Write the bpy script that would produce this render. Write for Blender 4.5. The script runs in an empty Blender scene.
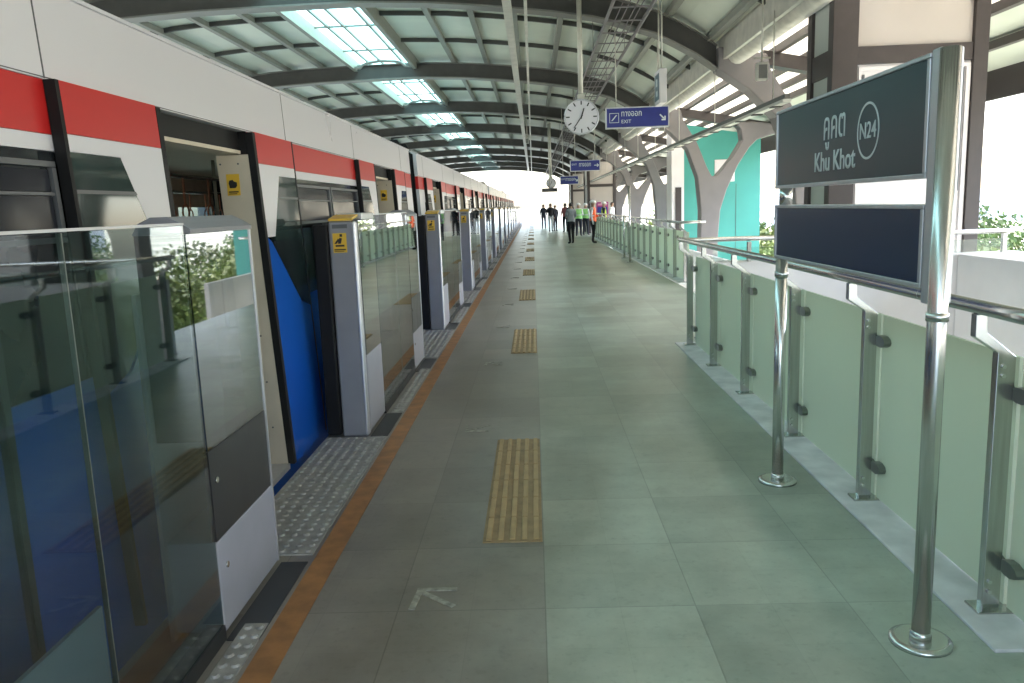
import bpy, bmesh, math, random
from mathutils import Vector, Matrix
random.seed(7)
R = math.radians
SC = bpy.context.scene
COL = SC.collection

# ------------------------------------------------------------------ camera
cam_data = bpy.data.cameras.new('camera')
cam = bpy.data.objects.new('camera', cam_data)
COL.objects.link(cam)
ax = Vector((0.99900925, 0.02587272, -0.03620947))
dn = Vector((-0.03139513, -0.16694065, -0.98546698))
fw = Vector((-0.03154154, 0.98562743, -0.16596297))
m = Matrix((( ax.x, -dn.x, -fw.x, 0.0), (ax.y, -dn.y, -fw.y, 0.0), (ax.z, -dn.z, -fw.z, 1.6), (0, 0, 0, 1)))
cam.matrix_world = m
cam_data.sensor_width = 36
cam_data.lens = 28.125
cam_data.clip_start = 0.05
cam_data.clip_end = 6000
SC.camera = cam

# ------------------------------------------------------------------ sky, sun, exposure
SUN_EL, SUN_AZ = 58, 75          # degrees; azimuth clockwise from +Y (track direction)
w = bpy.data.worlds.new('World')
SC.world = w
w.use_nodes = True
nt = w.node_tree
bg = nt.nodes['Background']
sky = nt.nodes.new('ShaderNodeTexSky')
sky.sky_type = 'NISHITA'
sky.sun_disc = False
sky.sun_elevation = R(SUN_EL)
sky.sun_rotation = R(SUN_AZ)
sky.air_density = 1.0
sky.dust_density = 3.0
sky.ozone_density = 0.6
nt.links.new(sky.outputs[0], bg.inputs[0])
bg.inputs[1].default_value = 0.15
sd = bpy.data.lights.new('sun', 'SUN')
sd.energy = 1.5
sd.angle = R(14)
sd.color = (1.0, 0.98, 0.96)
sun = bpy.data.objects.new('sun', sd)
COL.objects.link(sun)
sun.rotation_euler = (R(90 - SUN_EL), 0, R(180 - SUN_AZ))
vs = SC.view_settings
vs.view_transform = 'Standard'
vs.look = 'None'
vs.exposure = 3.35
vs.gamma = 1
vs.use_curve_mapping = False
cy = SC.cycles
cy.use_denoising = True
cy.max_bounces = 10
cy.diffuse_bounces = 5
cy.glossy_bounces = 5
cy.transmission_bounces = 6
cy.transparent_max_bounces = 40
cy.sample_clamp_indirect = 6

# ------------------------------------------------------------------ materials
MATS = {}
def mat(name, col, rough=0.5, metal=0.0, var=0.06, scale=6.0, bump=0.0, spec=0.5, stretch=(1, 1, 1), rvar=0.08):
    mt = bpy.data.materials.new(name); mt.use_nodes = True
    n, l = mt.node_tree.nodes, mt.node_tree.links
    b = n['Principled BSDF']
    b.inputs['Roughness'].default_value = rough
    b.inputs['Metallic'].default_value = metal
    b.inputs['Specular IOR Level'].default_value = spec
    tc = n.new('ShaderNodeTexCoord')
    mp = n.new('ShaderNodeMapping'); mp.inputs['Scale'].default_value = stretch
    nz = n.new('ShaderNodeTexNoise'); nz.inputs['Scale'].default_value = scale; nz.inputs['Detail'].default_value = 6
    l.new(tc.outputs['Object'], mp.inputs[0]); l.new(mp.outputs[0], nz.inputs['Vector'])
    r = n.new('ShaderNodeValToRGB')
    c0 = [max(0, c * (1 - var * 2)) for c in col]; c1 = [min(1, c * (1 + var * 2)) for c in col]
    r.color_ramp.elements[0].color = (*c0, 1); r.color_ramp.elements[0].position = 0.3
    r.color_ramp.elements[1].color = (*c1, 1); r.color_ramp.elements[1].position = 0.7
    l.new(nz.outputs['Fac'], r.inputs[0]); l.new(r.outputs[0], b.inputs['Base Color'])
    mr = n.new('ShaderNodeMapRange')
    mr.inputs['To Min'].default_value = max(0.02, rough - rvar); mr.inputs['To Max'].default_value = min(1, rough + rvar)
    l.new(nz.outputs['Fac'], mr.inputs['Value']); l.new(mr.outputs[0], b.inputs['Roughness'])
    if bump:
        bp = n.new('ShaderNodeBump'); bp.inputs['Strength'].default_value = bump; bp.inputs['Distance'].default_value = 0.01
        l.new(nz.outputs['Fac'], bp.inputs['Height']); l.new(bp.outputs[0], b.inputs['Normal'])
    MATS[name] = mt
    return mt

def glass(name, tint, refl=1.0, rough=0.02):
    mt = bpy.data.materials.new(name); mt.use_nodes = True
    n, l = mt.node_tree.nodes, mt.node_tree.links
    n.remove(n['Principled BSDF'])
    out = n['Material Output']
    tr = n.new('ShaderNodeBsdfTransparent'); tr.inputs[0].default_value = (*tint, 1)
    gl = n.new('ShaderNodeBsdfGlossy'); gl.inputs['Roughness'].default_value = rough
    lw = n.new('ShaderNodeLayerWeight'); lw.inputs[0].default_value = 0.5
    p = n.new('ShaderNodeMath'); p.operation = 'POWER'; p.inputs[1].default_value = 5 
    l.new(lw.outputs['Facing'], p.inputs[0])
    q = n.new('ShaderNodeMath'); q.operation = 'MULTIPLY_ADD'; q.inputs[1].default_value = 0.9 * refl; q.inputs[2].default_value = 0.045 * refl
    l.new(p.outputs[0], q.inputs[0])
    mx = n.new('ShaderNodeMixShader')
    l.new(q.outputs[0], mx.inputs[0]); l.new(tr.outputs[0], mx.inputs[1]); l.new(gl.outputs[0], mx.inputs[2])
    l.new(mx.outputs[0], out.inputs[0])
    MATS[name] = mt
    return mt

def frosted(name, col, trans, gloss=0.05, clear=0.0):
    mt = bpy.data.materials.new(name); mt.use_nodes = True
    n, l = mt.node_tree.nodes, mt.node_tree.links
    n.remove(n['Principled BSDF'])
    out = n['Material Output']
    df = n.new('ShaderNodeBsdfDiffuse'); df.inputs[0].default_value = (*col, 1)
    tl = n.new('ShaderNodeBsdfTranslucent'); tl.inputs[0].default_value = (*col, 1)
    gl = n.new('ShaderNodeBsdfGlossy'); gl.inputs['Roughness'].default_value = 0.25
    m1 = n.new('ShaderNodeMixShader'); m1.inputs[0].default_value = trans
    m2 = n.new('ShaderNodeMixShader'); m2.inputs[0].default_value = gloss
    l.new(df.outputs[0], m1.inputs[1]); l.new(tl.outputs[0], m1.inputs[2])
    l.new(m1.outputs[0], m2.inputs[1]); l.new(gl.outputs[0], m2.inputs[2])
    if clear:
        t = n.new('ShaderNodeBsdfTransparent'); t.inputs[0].default_value = (*[min(1, c * 1.1) for c in col], 1)
        m3 = n.new('ShaderNodeMixShader'); m3.inputs[0].default_value = clear
        l.new(m2.outputs[0], m3.inputs[1]); l.new(t.outputs[0], m3.inputs[2]); l.new(m3.outputs[0], out.inputs[0])
    else:
        l.new(m2.outputs[0], out.inputs[0])
    MATS[name] = mt
    return mt

def floor_mat():
    mt = bpy.data.materials.new('floor_tiles'); mt.use_nodes = True
    n, l = mt.node_tree.nodes, mt.node_tree.links
    b = n['Principled BSDF']
    tc = n.new('ShaderNodeTexCoord')
    def brick(sz, mortar, c1, c2, cm):
        k = n.new('ShaderNodeTexBrick'); k.offset = 0; k.squash = 1
        k.inputs['Scale'].default_value = 1
        k.inputs['Brick Width'].default_value = sz; k.inputs['Row Height'].default_value = sz
        k.inputs['Mortar Size'].default_value = mortar; k.inputs['Mortar Smooth'].default_value = 0.4
        k.inputs['Color1'].default_value = c1; k.inputs['Color2'].default_value = c2; k.inputs['Mortar'].default_value = cm
        l.new(tc.outputs['Object'], k.inputs['Vector'])
        return k
    g = lambda v: (v, v, v, 1)
    k1 = brick(0.6, 0.0035, g(0.86), g(1.10), g(0.78))
    k2 = brick(0.3, 0.002, g(0.965), g(1.03), g(0.92))
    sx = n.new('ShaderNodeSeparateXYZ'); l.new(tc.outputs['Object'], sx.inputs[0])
    # daylight tint painted in: dim warm grey trainside, lighter green grey beyond the seam
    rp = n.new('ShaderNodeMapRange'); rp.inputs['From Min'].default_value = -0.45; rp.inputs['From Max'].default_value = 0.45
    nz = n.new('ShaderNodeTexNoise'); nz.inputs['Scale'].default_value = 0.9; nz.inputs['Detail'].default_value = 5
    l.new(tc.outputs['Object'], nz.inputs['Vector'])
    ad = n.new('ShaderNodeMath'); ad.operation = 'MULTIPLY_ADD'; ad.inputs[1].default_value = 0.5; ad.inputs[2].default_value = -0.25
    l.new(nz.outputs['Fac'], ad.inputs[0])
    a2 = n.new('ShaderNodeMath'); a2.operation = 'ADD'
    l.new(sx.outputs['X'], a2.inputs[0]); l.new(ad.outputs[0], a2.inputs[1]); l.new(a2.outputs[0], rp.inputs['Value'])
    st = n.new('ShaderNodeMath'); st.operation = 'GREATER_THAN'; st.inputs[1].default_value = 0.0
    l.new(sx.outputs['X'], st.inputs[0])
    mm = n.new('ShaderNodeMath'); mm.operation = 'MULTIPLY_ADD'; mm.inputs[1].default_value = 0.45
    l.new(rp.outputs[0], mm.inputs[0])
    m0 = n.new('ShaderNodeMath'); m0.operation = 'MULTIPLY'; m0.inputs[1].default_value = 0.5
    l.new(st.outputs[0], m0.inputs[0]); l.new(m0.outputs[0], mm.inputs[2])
    cx = n.new('ShaderNodeMixRGB'); cx.inputs[1].default_value = FLOOR_WARM_SHADE; cx.inputs[2].default_value = FLOOR_GREEN_LIT
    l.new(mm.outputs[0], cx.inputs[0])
    def mul(a, bb, f=1.0):
        x = n.new('ShaderNodeMixRGB'); x.blend_type = 'MULTIPLY'; x.inputs[0].default_value = f
        l.new(a, x.inputs[1]); l.new(bb, x.inputs[2]); return x.outputs[0]
    c = mul(cx.outputs[0], k1.outputs['Color']); c = mul(c, k2.outputs['Color'])
    n2 = n.new('ShaderNodeTexNoise'); n2.inputs['Scale'].default_value = 2.3; n2.inputs['Detail'].default_value = 9; n2.inputs['Roughness'].default_value = 0.65
    l.new(tc.outputs['Object'], n2.inputs['Vector'])
    r2 = n.new('ShaderNodeValToRGB'); r2.color_ramp.elements[0].position = 0.3; r2.color_ramp.elements[0].color = g(0.74); r2.color_ramp.elements[1].position = 0.7; r2.color_ramp.elements[1].color = g(1.14)
    l.new(n2.outputs['Fac'], r2.inputs[0]); c = mul(c, r2.outputs[0])
    n3 = n.new('ShaderNodeTexNoise'); n3.inputs['Scale'].default_value = 34; n3.inputs['Detail'].default_value = 4
    l.new(tc.outputs['Object'], n3.inputs['Vector'])
    r3 = n.new('ShaderNodeValToRGB'); r3.color_ramp.elements[0].position = 0.28; r3.color_ramp.elements[0].color = g(0.8); r3.color_ramp.elements[1].position = 0.42; r3.color_ramp.elements[1].color = g(1.0)
    l.new(n3.outputs['Fac'], r3.inputs[0]); c = mul(c, r3.outputs[0], 0.6)
    n4 = n.new('ShaderNodeTexNoise'); n4.inputs['Scale'].default_value = 0.75; n4.inputs['Detail'].default_value = 7; n4.inputs['Distortion'].default_value = 0.8
    m4 = n.new('ShaderNodeMapping'); m4.inputs['Scale'].default_value = (1.0, 0.45, 1); m4.inputs['Location'].default_value = (3.1, 1.7, 0)
    l.new(tc.outputs['Object'], m4.inputs[0]); l.new(m4.outputs[0], n4.inputs['Vector'])
    r4 = n.new('ShaderNodeValToRGB'); r4.color_ramp.elements[0].position = 0.40; r4.color_ramp.elements[0].color = (0.78, 0.74, 0.69, 1); r4.color_ramp.elements[1].position = 0.58; r4.color_ramp.elements[1].color = g(1.03)
    l.new(n4.outputs['Fac'], r4.inputs[0]); c = mul(c, r4.outputs[0], 0.8)
    n5 = n.new('ShaderNodeTexNoise'); n5.inputs['Scale'].default_value = 11; n5.inputs['Detail'].default_value = 8; n5.inputs['Roughness'].default_value = 0.7
    l.new(tc.outputs['Object'], n5.inputs['Vector'])
    r5 = n.new('ShaderNodeValToRGB'); r5.color_ramp.elements[0].position = 0.30; r5.color_ramp.elements[0].color = g(0.72); r5.color_ramp.elements[1].position = 0.44; r5.color_ramp.elements[1].color = g(1.0)
    l.new(n5.outputs['Fac'], r5.inputs[0]); c = mul(c, r5.outputs[0], 0.55)
    l.new(c, b.inputs['Base Color'])
    mr = n.new('ShaderNodeMapRange'); mr.inputs['To Min'].default_value = 0.20; mr.inputs['To Max'].default_value = 0.46
    l.new(n2.outputs['Fac'], mr.inputs['Value']); l.new(mr.outputs[0], b.inputs['Roughness'])
    b.inputs['Specular IOR Level'].default_value = 0.6
    bp = n.new('ShaderNodeBump'); bp.inputs['Strength'].default_value = 0.25; bp.inputs['Distance'].default_value = 0.002
    l.new(k1.outputs['Fac'], bp.inputs['Height']); bp.invert = True
    l.new(bp.outputs[0], b.inputs['Normal'])
    return mt

FLOOR_WARM_SHADE = (0.285, 0.258, 0.232, 1)
FLOOR_GREEN_LIT = (0.44, 0.49, 0.41, 1)
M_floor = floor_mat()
M_white = mat('white_paint', (0.70, 0.68, 0.725), 0.28, var=0.006, scale=1.5, rvar=0.015)
M_red = mat('red_paint', (0.55, 0.02, 0.02), 0.3, var=0.004, scale=2, rvar=0.02)
M_blue = mat('blue_paint', (0.012, 0.105, 0.50), 0.14, var=0.01, scale=2, rvar=0.02, spec=0.7)
M_black = mat('black_rubber', (0.009, 0.009, 0.010), 0.55, var=0.15, spec=0.25)
M_dglass = mat('dark_window_glass', (0.02, 0.024, 0.028), 0.06, var=0.1, scale=2, spec=0.45, rvar=0.03)
M_louvre = mat('window_vent_metal', (0.11, 0.115, 0.125), 0.35, metal=0.2, var=0.05)
M_roofg = mat('train_roof_grey', (0.7, 0.7, 0.72), 0.4)
M_beige = mat('beige_interior', (0.62, 0.54, 0.44), 0.5, var=0.03)
M_inwall = mat('brown_interior', (0.36, 0.27, 0.20), 0.5)
M_infloor = mat('train_floor', (0.2, 0.2, 0.21), 0.5)
M_seat = mat('seat_plastic', (0.35, 0.12, 0.06), 0.45)
M_yellow = mat('yellow_plastic', (0.74, 0.46, 0.04), 0.45, var=0.04)
M_yellow2 = mat('yellow_tactile', (0.47, 0.325, 0.165), 0.6, var=0.05, scale=12)
M_orange = mat('orange_line_paint', (0.38, 0.175, 0.065), 0.55, var=0.14, scale=9)
M_alu = mat('brushed_aluminium', (0.60, 0.60, 0.63), 0.38, metal=0.7, var=0.03, scale=3, stretch=(8, 8, 0.5))
M_gatecol = mat('gate_grey_paint', (0.26, 0.26, 0.29), 0.45, var=0.03)
M_gatepan = mat('gate_panel_lavender', (0.36, 0.36, 0.41), 0.4, var=0.03)
M_darkpanel = mat('dark_panel', (0.03, 0.03, 0.032), 0.35)
M_steel = mat('stainless_steel', (0.66, 0.66, 0.64), 0.24, metal=1.0, var=0.015, scale=4, stretch=(10, 10, 0.6))
M_steelb = mat('brushed_steel', (0.50, 0.50, 0.48), 0.2, metal=1.0, var=0.06, scale=4, stretch=(12, 12, 0.6))
M_clamp = mat('glass_clamp', (0.24, 0.25, 0.23), 0.35, metal=0.8)
M_signface = mat('sign_face_slate', (0.020, 0.052, 0.066), 0.28, var=0.004, scale=3, rvar=0.01)
M_signface2 = mat('sign_face_navy', (0.014, 0.030, 0.075), 0.28, var=0.004, scale=3, rvar=0.01)
M_letter = mat('white_letter', (0.68, 0.74, 0.74), 0.5, var=0.01)
M_signblue = mat('sign_blue', (0.02, 0.03, 0.22), 0.35, var=0.05)
M_tact = mat('tactile_grey', (0.36, 0.35, 0.34), 0.6, var=0.12, scale=14)
M_darkplate = mat('dark_plate', (0.045, 0.047, 0.055), 0.5, var=0.1)
M_kerb = mat('kerb_concrete', (0.72, 0.70, 0.71), 0.6, var=0.10, scale=5)
M_conc = mat('concrete', (0.36, 0.36, 0.35), 0.8, var=0.1, scale=3, bump=0.2)
M_wall = mat('white_wall', (0.74, 0.70, 0.71), 0.6, var=0.03, scale=2)
M_roof = mat('roof_sheet', (0.54, 0.57, 0.49), 0.45, var=0.05, scale=0.8)
M_beam = mat('roof_beam_paint', (0.050, 0.047, 0.043), 0.55, var=0.08)
M_flange = mat('beam_flange_paint', (0.16, 0.155, 0.14), 0.5, var=0.06)
M_purlin = mat('purlin_paint', (0.20, 0.205, 0.18), 0.55)
M_joint = mat('roof_joint', (0.05, 0.05, 0.045), 0.6)
M_colm = mat('column_grey', (0.165, 0.15, 0.152), 0.55, var=0.04, scale=2)
M_brown = mat('brown_steel', (0.048, 0.037, 0.036), 0.5, var=0.06)
M_panel = mat('cream_panel', (0.46, 0.41, 0.38), 0.55, var=0.03, scale=1)
M_gpanel = mat('grey_panel', (0.42, 0.45, 0.42), 0.55, var=0.03, scale=1)
M_tray = mat('galvanised_tray', (0.55, 0.53, 0.47), 0.45, metal=0.3, var=0.07)
M_rail = mat('cream_rail', (0.72, 0.69, 0.62), 0.45, var=0.03)
M_seam = mat('panel_seam', (0.10, 0.10, 0.11), 0.6)
M_teal = mat('teal_cladding', (0.05, 0.29, 0.25), 0.5, var=0.04, scale=1)
M_greyblack = mat('black_mark', (0.01, 0.01, 0.012), 0.5)
M_arrow = mat('worn_arrow_paint', (0.37, 0.36, 0.32), 0.6, var=0.2, scale=30)
M_skin = mat('skin', (0.36, 0.22, 0.15), 0.6)
M_hair = mat('dark_hair', (0.015, 0.012, 0.012), 0.6)
M_leaf = mat('leaf_green', (0.10, 0.15, 0.035), 0.6, var=0.3, scale=0.7)
M_bark = mat('bark', (0.12, 0.09, 0.07), 0.9)
M_ground = mat('far_ground', (0.36, 0.36, 0.28), 0.9, var=0.25, scale=0.02)
M_bld = mat('pale_building', (0.62, 0.62, 0.64), 0.8, var=0.06, scale=0.2)
M_bwin = mat('building_window', (0.45, 0.47, 0.50), 0.3)
M_maroon = mat('poster_magenta', (0.30, 0.03, 0.16), 0.5)
G_gate = glass('gate_glass', (0.66, 0.76, 0.76), 1.9)
G_gatein = glass('gate_window_glass', (0.42, 0.47, 0.46), 2.6)
G_clear = glass('clear_glass', (0.88, 0.93, 0.91), 1.0)
G_frost = frosted('frosted_glass', (0.63, 0.70, 0.59), 0.45, 0.05)
G_sky = frosted('skylight_glass', (0.70, 0.92, 0.86), 0.6, 0.03, clear=0.65)
G_canopy = frosted('canopy_sheet', (0.80, 0.77, 0.68), 0.5, 0.02, clear=0.03)

# ------------------------------------------------------------------ mesh helpers
class MB:
    def __init__(s): s.bm = bmesh.new()
    def box(s, x0, x1, y0, y1, z0, z1, bev=0.0, seg=2):
        r = bmesh.ops.create_cube(s.bm, size=1)
        vs_ = r['verts']
        for v in vs_:
            v.co = Vector((x0 + (v.co.x + .5) * (x1 - x0), y0 + (v.co.y + .5) * (y1 - y0), z0 + (v.co.z + .5) * (z1 - z0)))
        if bev > 0:
            es = list({e for v in vs_ for e in v.link_edges})
            bmesh.ops.bevel(s.bm, geom=es, offset=bev, segments=seg, affect='EDGES', profile=0.5)
        return s
    def prism(s, pts, off):
        """pts: closed outline of 3D points, extruded by vector off"""
        off = Vector(off)
        a = [s.bm.verts.new(Vector(p)) for p in pts]
        b = [s.bm.verts.new(Vector(p) + off) for p in pts]
        n = len(pts)
        s.bm.faces.new(a); s.bm.faces.new(list(reversed(b)))
        for i in range(n):
            s.bm.faces.new((a[i], b[i], b[(i + 1) % n], a[(i + 1) % n]))
        return s
    def strip(s, lo, hi, off):
        """ribbon between two polylines (same length) extruded by off"""
        off = Vector(off)
        L = [s.bm.verts.new(Vector(p)) for p in lo]; H = [s.bm.verts.new(Vector(p)) for p in hi]
        L2 = [s.bm.verts.new(Vector(p) + off) for p in lo]; H2 = [s.bm.verts.new(Vector(p) + off) for p in hi]
        f = s.bm.faces.new
        for i in range(len(lo) - 1):
            f((L[i], L[i+1], H[i+1], H[i])); f((L2[i+1], L2[i], H2[i], H2[i+1]))
            f((L[i+1], L[i], L2[i], L2[i+1])); f((H[i], H[i+1], H2[i+1], H2[i]))
        f((L[0], H[0], H2[0], L2[0])); f((H[-1], L[-1], L2[-1], H2[-1]))
        return s
    def tube(s, path, r, seg=12, cap=True):
        path = [Vector(p) for p in path]
        rings = []
        for i, p in enumerate(path):
            if i == 0: t = path[1] - p
            elif i == len(path) - 1: t = p - path[i-1]
            else: t = (path[i+1] - p).normalized() + (p - path[i-1]).normalized()
            t.normalize()
            u = t.cross(Vector((0, 0, 1)))
            if u.length < 1e-3: u = t.cross(Vector((1, 0, 0)))
            u.normalize(); v = t.cross(u)
            rr = r[i] if isinstance(r, (list, tuple)) else r
            rings.append([s.bm.verts.new(p + rr * (math.cos(2*math.pi*k/seg) * u + math.sin(2*math.pi*k/seg) * v)) for k in range(seg)])
        for a, b in zip(rings, rings[1:]):
            for k in range(seg):
                fc = s.bm.faces.new((a[k], a[(k+1) % seg], b[(k+1) % seg], b[k])); fc.smooth = True
        if cap:
            s.bm.faces.new(list(reversed(rings[0]))); s.bm.faces.new(rings[-1])
        return s
    def disc(s, c, n, r, h, seg=24):
        n = Vector(n).normalized(); c = Vector(c)
        return s.tube([c, c + n * h], r, seg)
    def ball(s, c, rx, ry, rz, sub=2):
        r = bmesh.ops.create_icosphere(s.bm, subdivisions=sub, radius=1)
        for v in r['verts']:
            v.co = Vector((c[0] + v.co.x * rx, c[1] + v.co.y * ry, c[2] + v.co.z * rz))
            for f in v.link_faces: f.smooth = True
        return s
    def build(s, name, material, parent=None, loc=None):
        bmesh.ops.recalc_face_normals(s.bm, faces=s.bm.faces)
        me = bpy.data.meshes.new(name)
        s.bm.to_mesh(me); s.bm.free()
        for mm_ in (material if isinstance(material, (list, tuple)) else [material]): me.materials.append(mm_)
        o = bpy.data.objects.new(name, me); COL.objects.link(o)
        if parent is not None: o.parent = parent
        if loc: o.location = loc
        return o

def tag(o, label, cat, group=None):
    o['label'] = label; o['category'] = cat
    if group: o['group'] = group
    return o
def thing(name, label, cat, loc=(0, 0, 0), rz=0, group=None):
    o = bpy.data.objects.new(name, None); COL.objects.link(o)
    o.empty_display_size = 0.2
    o.location = loc; o.rotation_euler = (0, 0, rz)
    return tag(o, label, cat, group)
def struct(o):
    o['kind'] = 'structure'; return o
def copy_tree(o, parent=None):
    c = o.copy(); COL.objects.link(c)
    if parent is not None: c.parent = parent
    for ch in list(o.children): copy_tree(ch, c)
    return c
def text_obj(name, body, height, material, parent, origin, xdir, ydir, width=None, thick=0.002, align='LEFT', weight=0.0):
    cu = bpy.data.curves.new(name, 'FONT'); cu.body = body; cu.size = 1; cu.align_x = align
    cu.extrude = 0.0; cu.offset = weight
    t = bpy.data.objects.new(name, cu); COL.objects.link(t)
    dg = bpy.context.evaluated_depsgraph_get()
    me = bpy.data.meshes.new_from_object(t.evaluated_get(dg))
    bpy.data.objects.remove(t); bpy.data.curves.remove(cu)
    xs = [v.co.x for v in me.vertices]; ys = [v.co.y for v in me.vertices]
    X, Yv = Vector(xdir), Vector(ydir); Z = X.cross(Yv)
    sy = height / (max(ys) - min(ys)); sx = sy if width is None else width / (max(xs) - min(xs))
    x0 = min(xs) if align == 'LEFT' else (min(xs) + max(xs)) / 2
    bm = bmesh.new(); bm.from_mesh(me)
    r = bmesh.ops.extrude_face_region(bm, geom=bm.faces[:])
    for e in r['geom']:
        if isinstance(e, bmesh.types.BMVert): e.co.z += 1
    for v in bm.verts:
        v.co = Vector(origin) + X * ((v.co.x - x0) * sx) + Yv * ((v.co.y - min(ys)) * sy) + Z * (0 if v.co.z < .5 else thick)
    bmesh.ops.recalc_face_normals(bm, faces=bm.faces)
    bm.to_mesh(me); bm.free()
    me.materials.clear(); me.materials.append(material)
    o = bpy.data.objects.new(name, me); COL.objects.link(o); o.parent = parent
    return o
def poly_plate(name, pts2, material, parent, origin, xdir, ydir, thick=0.002):
    X, Yv = Vector(xdir), Vector(ydir); Z = X.cross(Yv); O = Vector(origin)
    b = MB(); polys = pts2 if isinstance(pts2[0][0], (tuple, list)) else [pts2]
    for pl in polys: b.prism([O + X * p[0] + Yv * p[1] for p in pl], Z * thick)
    return b.build(name, material, parent)

ORD = ['first', 'second', 'third', 'fourth', 'fifth', 'sixth', 'seventh', 'eighth', 'ninth', 'tenth', 'eleventh', 'twelfth',
       'thirteenth', 'fourteenth', 'fifteenth', 'sixteenth', 'seventeenth', 'eighteenth', 'nineteenth', 'twentieth']

# ================================================================== SETTING
Y_NEAR, Y_END = -9.0, 100.0
GX = -1.235                       # plane of the platform gates
P = 5.04                          # gate and door period
O0 = 4.40                         # centre of first open door in view (Y)

g_ = MB(); g_.box(-3000, 3000, -600, 5000, -12.2, -12.0)
struct(g_.build('ground', M_ground))
b = MB()
b.box(-1.545, 1.85, Y_NEAR, Y_END, -0.45, 0)
b.box(1.85, 2.78, 9.40, 15.6, -0.45, 0)
b.box(1.85, 2.78, 15.6, 40.5, -0.45, 0)
b.box(1.85, 5.4, 40.5, Y_END, -0.45, 0)
b.box(1.85, 5.4, Y_NEAR, -1.2, -0.45, 0)
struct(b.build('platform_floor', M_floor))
b = MB(); b.box(-9.6, -1.9, Y_NEAR - 30, Y_END + 40, -1.9, -1.25)
struct(b.build('track_bed', M_conc))
b = MB()
for x in (-4.0, -2.56): b.box(x - .035, x + .035, Y_NEAR - 30, Y_END + 40, -1.25, -1.08)
struct(b.build('track_rails', M_steelb))
b = MB(); b.box(-13.5, -9.6, Y_NEAR, Y_END, -0.45, 0)
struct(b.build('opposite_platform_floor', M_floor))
# stairs in the near well, going down away from the camera
b = MB()
for i in range(14):
    b.box(1.98, 4.7, -1.2 + i * .3, -1.2 + (i + 1) * .3 if i < 13 else 9.1, -0.17 * (i + 1) - .3, -0.17 * (i + 1))
struct(b.build('stairs', M_conc))
# kerb under the balustrade
b = MB()
b.box(1.565, 1.79, 2.62, 9.02, 0.0, 0.014, 0.003)
struct(b.build('kerb', M_kerb))
b = MB()
b.box(2.79, 3.02, 15.62, 40.4, 0.0, 0.02, 0.003)
struct(b.build('kerb', M_kerb))
# painted edge line
b = MB(); b.box(-1.078, -0.965, Y_NEAR, 90, 0.0, 0.004)
struct(b.build('edge_line', M_orange))

# grey blister strip between the edge line and the platform edge
def blister_tile():
    b = MB()
    nx, ny = 7, 30
    x0, x1, y0, y1 = -1.54, -1.10, 0.0, 1.98
    b.box(x0, x1, y0, y1, 0.0, 0.006)
    for i in range(nx):
        for j in range(ny):
            cx = x0 + (i + .5) * (x1 - x0) / nx; cy_ = y0 + (j + .5) * (y1 - y0) / ny
            r = 0.019
            lo = [b.bm.verts.new((cx + r * math.cos(k * math.pi / 4), cy_ + r * math.sin(k * math.pi / 4), .006)) for k in range(8)]
            hi = [b.bm.verts.new((cx + r * .6 * math.cos(k * math.pi / 4), cy_ + r * .6 * math.sin(k * math.pi / 4), .0135)) for k in range(8)]
            for k in range(8): b.bm.faces.new((lo[k], lo[(k+1) % 8], hi[(k+1) % 8], hi[k]))
            b.bm.faces.new(hi)
    return b
tt = struct(blister_tile().build('tactile_paving', M_tact)); tt.location = (0, O0 - .84, 0)
for k in list(range(-2, 0)) + list(range(1, 17)):
    c = tt.copy(); COL.objects.link(c); c.location = (0, O0 - .84 + P * k, 0)
def narrow_tile():
    b = MB(); x0, x1, y0, y1 = -1.195, -1.10, 0, 1.72
    b.box(x0, x1, y0, y1, 0, .006)
    for i in range(2):
        for j in range(26):
            cx = x0 + (i + .5) * (x1 - x0) / 2; cy_ = (j + .5) * (y1 - y0) / 26; r = .019
            lo = [b.bm.verts.new((cx + r * math.cos(k * math.pi / 4), cy_ + r * math.sin(k * math.pi / 4), .006)) for k in range(8)]
            hi = [b.bm.verts.new((cx + r * .6 * math.cos(k * math.pi / 4), cy_ + r * .6 * math.sin(k * math.pi / 4), .0135)) for k in range(8)]
            for k in range(8): b.bm.faces.new((lo[k], lo[(k+1) % 8], hi[(k+1) % 8], hi[k]))
            b.bm.faces.new(hi)
    return b
nt_ = struct(narrow_tile().build('tactile_paving', M_tact)); nt_.location = (0, 6.24 - P, 0)
for k in range(0, 16):
    c = nt_.copy(); COL.objects.link(c); c.location = (0, 6.24 + P * k, 0)
b = MB()
for k in range(-2, 17):
    y = 5.56 + P * k
    b.box(-1.225, -1.10, y, y + .64, 0, .005); b.box(-1.225, -1.10, y + 2.28, y + 2.96, 0, .005)
struct(b.build('floor_plates', M_darkplate))
# yellow guide pads
def pad():
    b = MB(); b.box(-.295, -.005, -.86, .86, 0, .005)
    for i in range(5):
        x = -.295 + .029 + i * .058
        for j in range(6):
            y0 = -.85 + j * .285
            b.box(x - .0145, x + .0145, y0 + .005, y0 + .28, .004, .0135, .004, 1)
    return b
M_yellow3 = mat('tactile_groove_shade', (0.34, 0.235, 0.125), 0.7, var=0.1, scale=12)  # shade between the bars put into the pad base colour
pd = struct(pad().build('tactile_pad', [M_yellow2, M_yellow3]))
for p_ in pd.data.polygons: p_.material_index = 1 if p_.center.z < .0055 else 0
pd.location = (0, 0, 0); pd.location = (0, O0 + .11, 0)
for k in range(-1, 16):
    if k == 0: continue
    c = pd.copy(); COL.objects.link(c); c.location = (0, O0 + .11 + P * k, 0)
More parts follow.
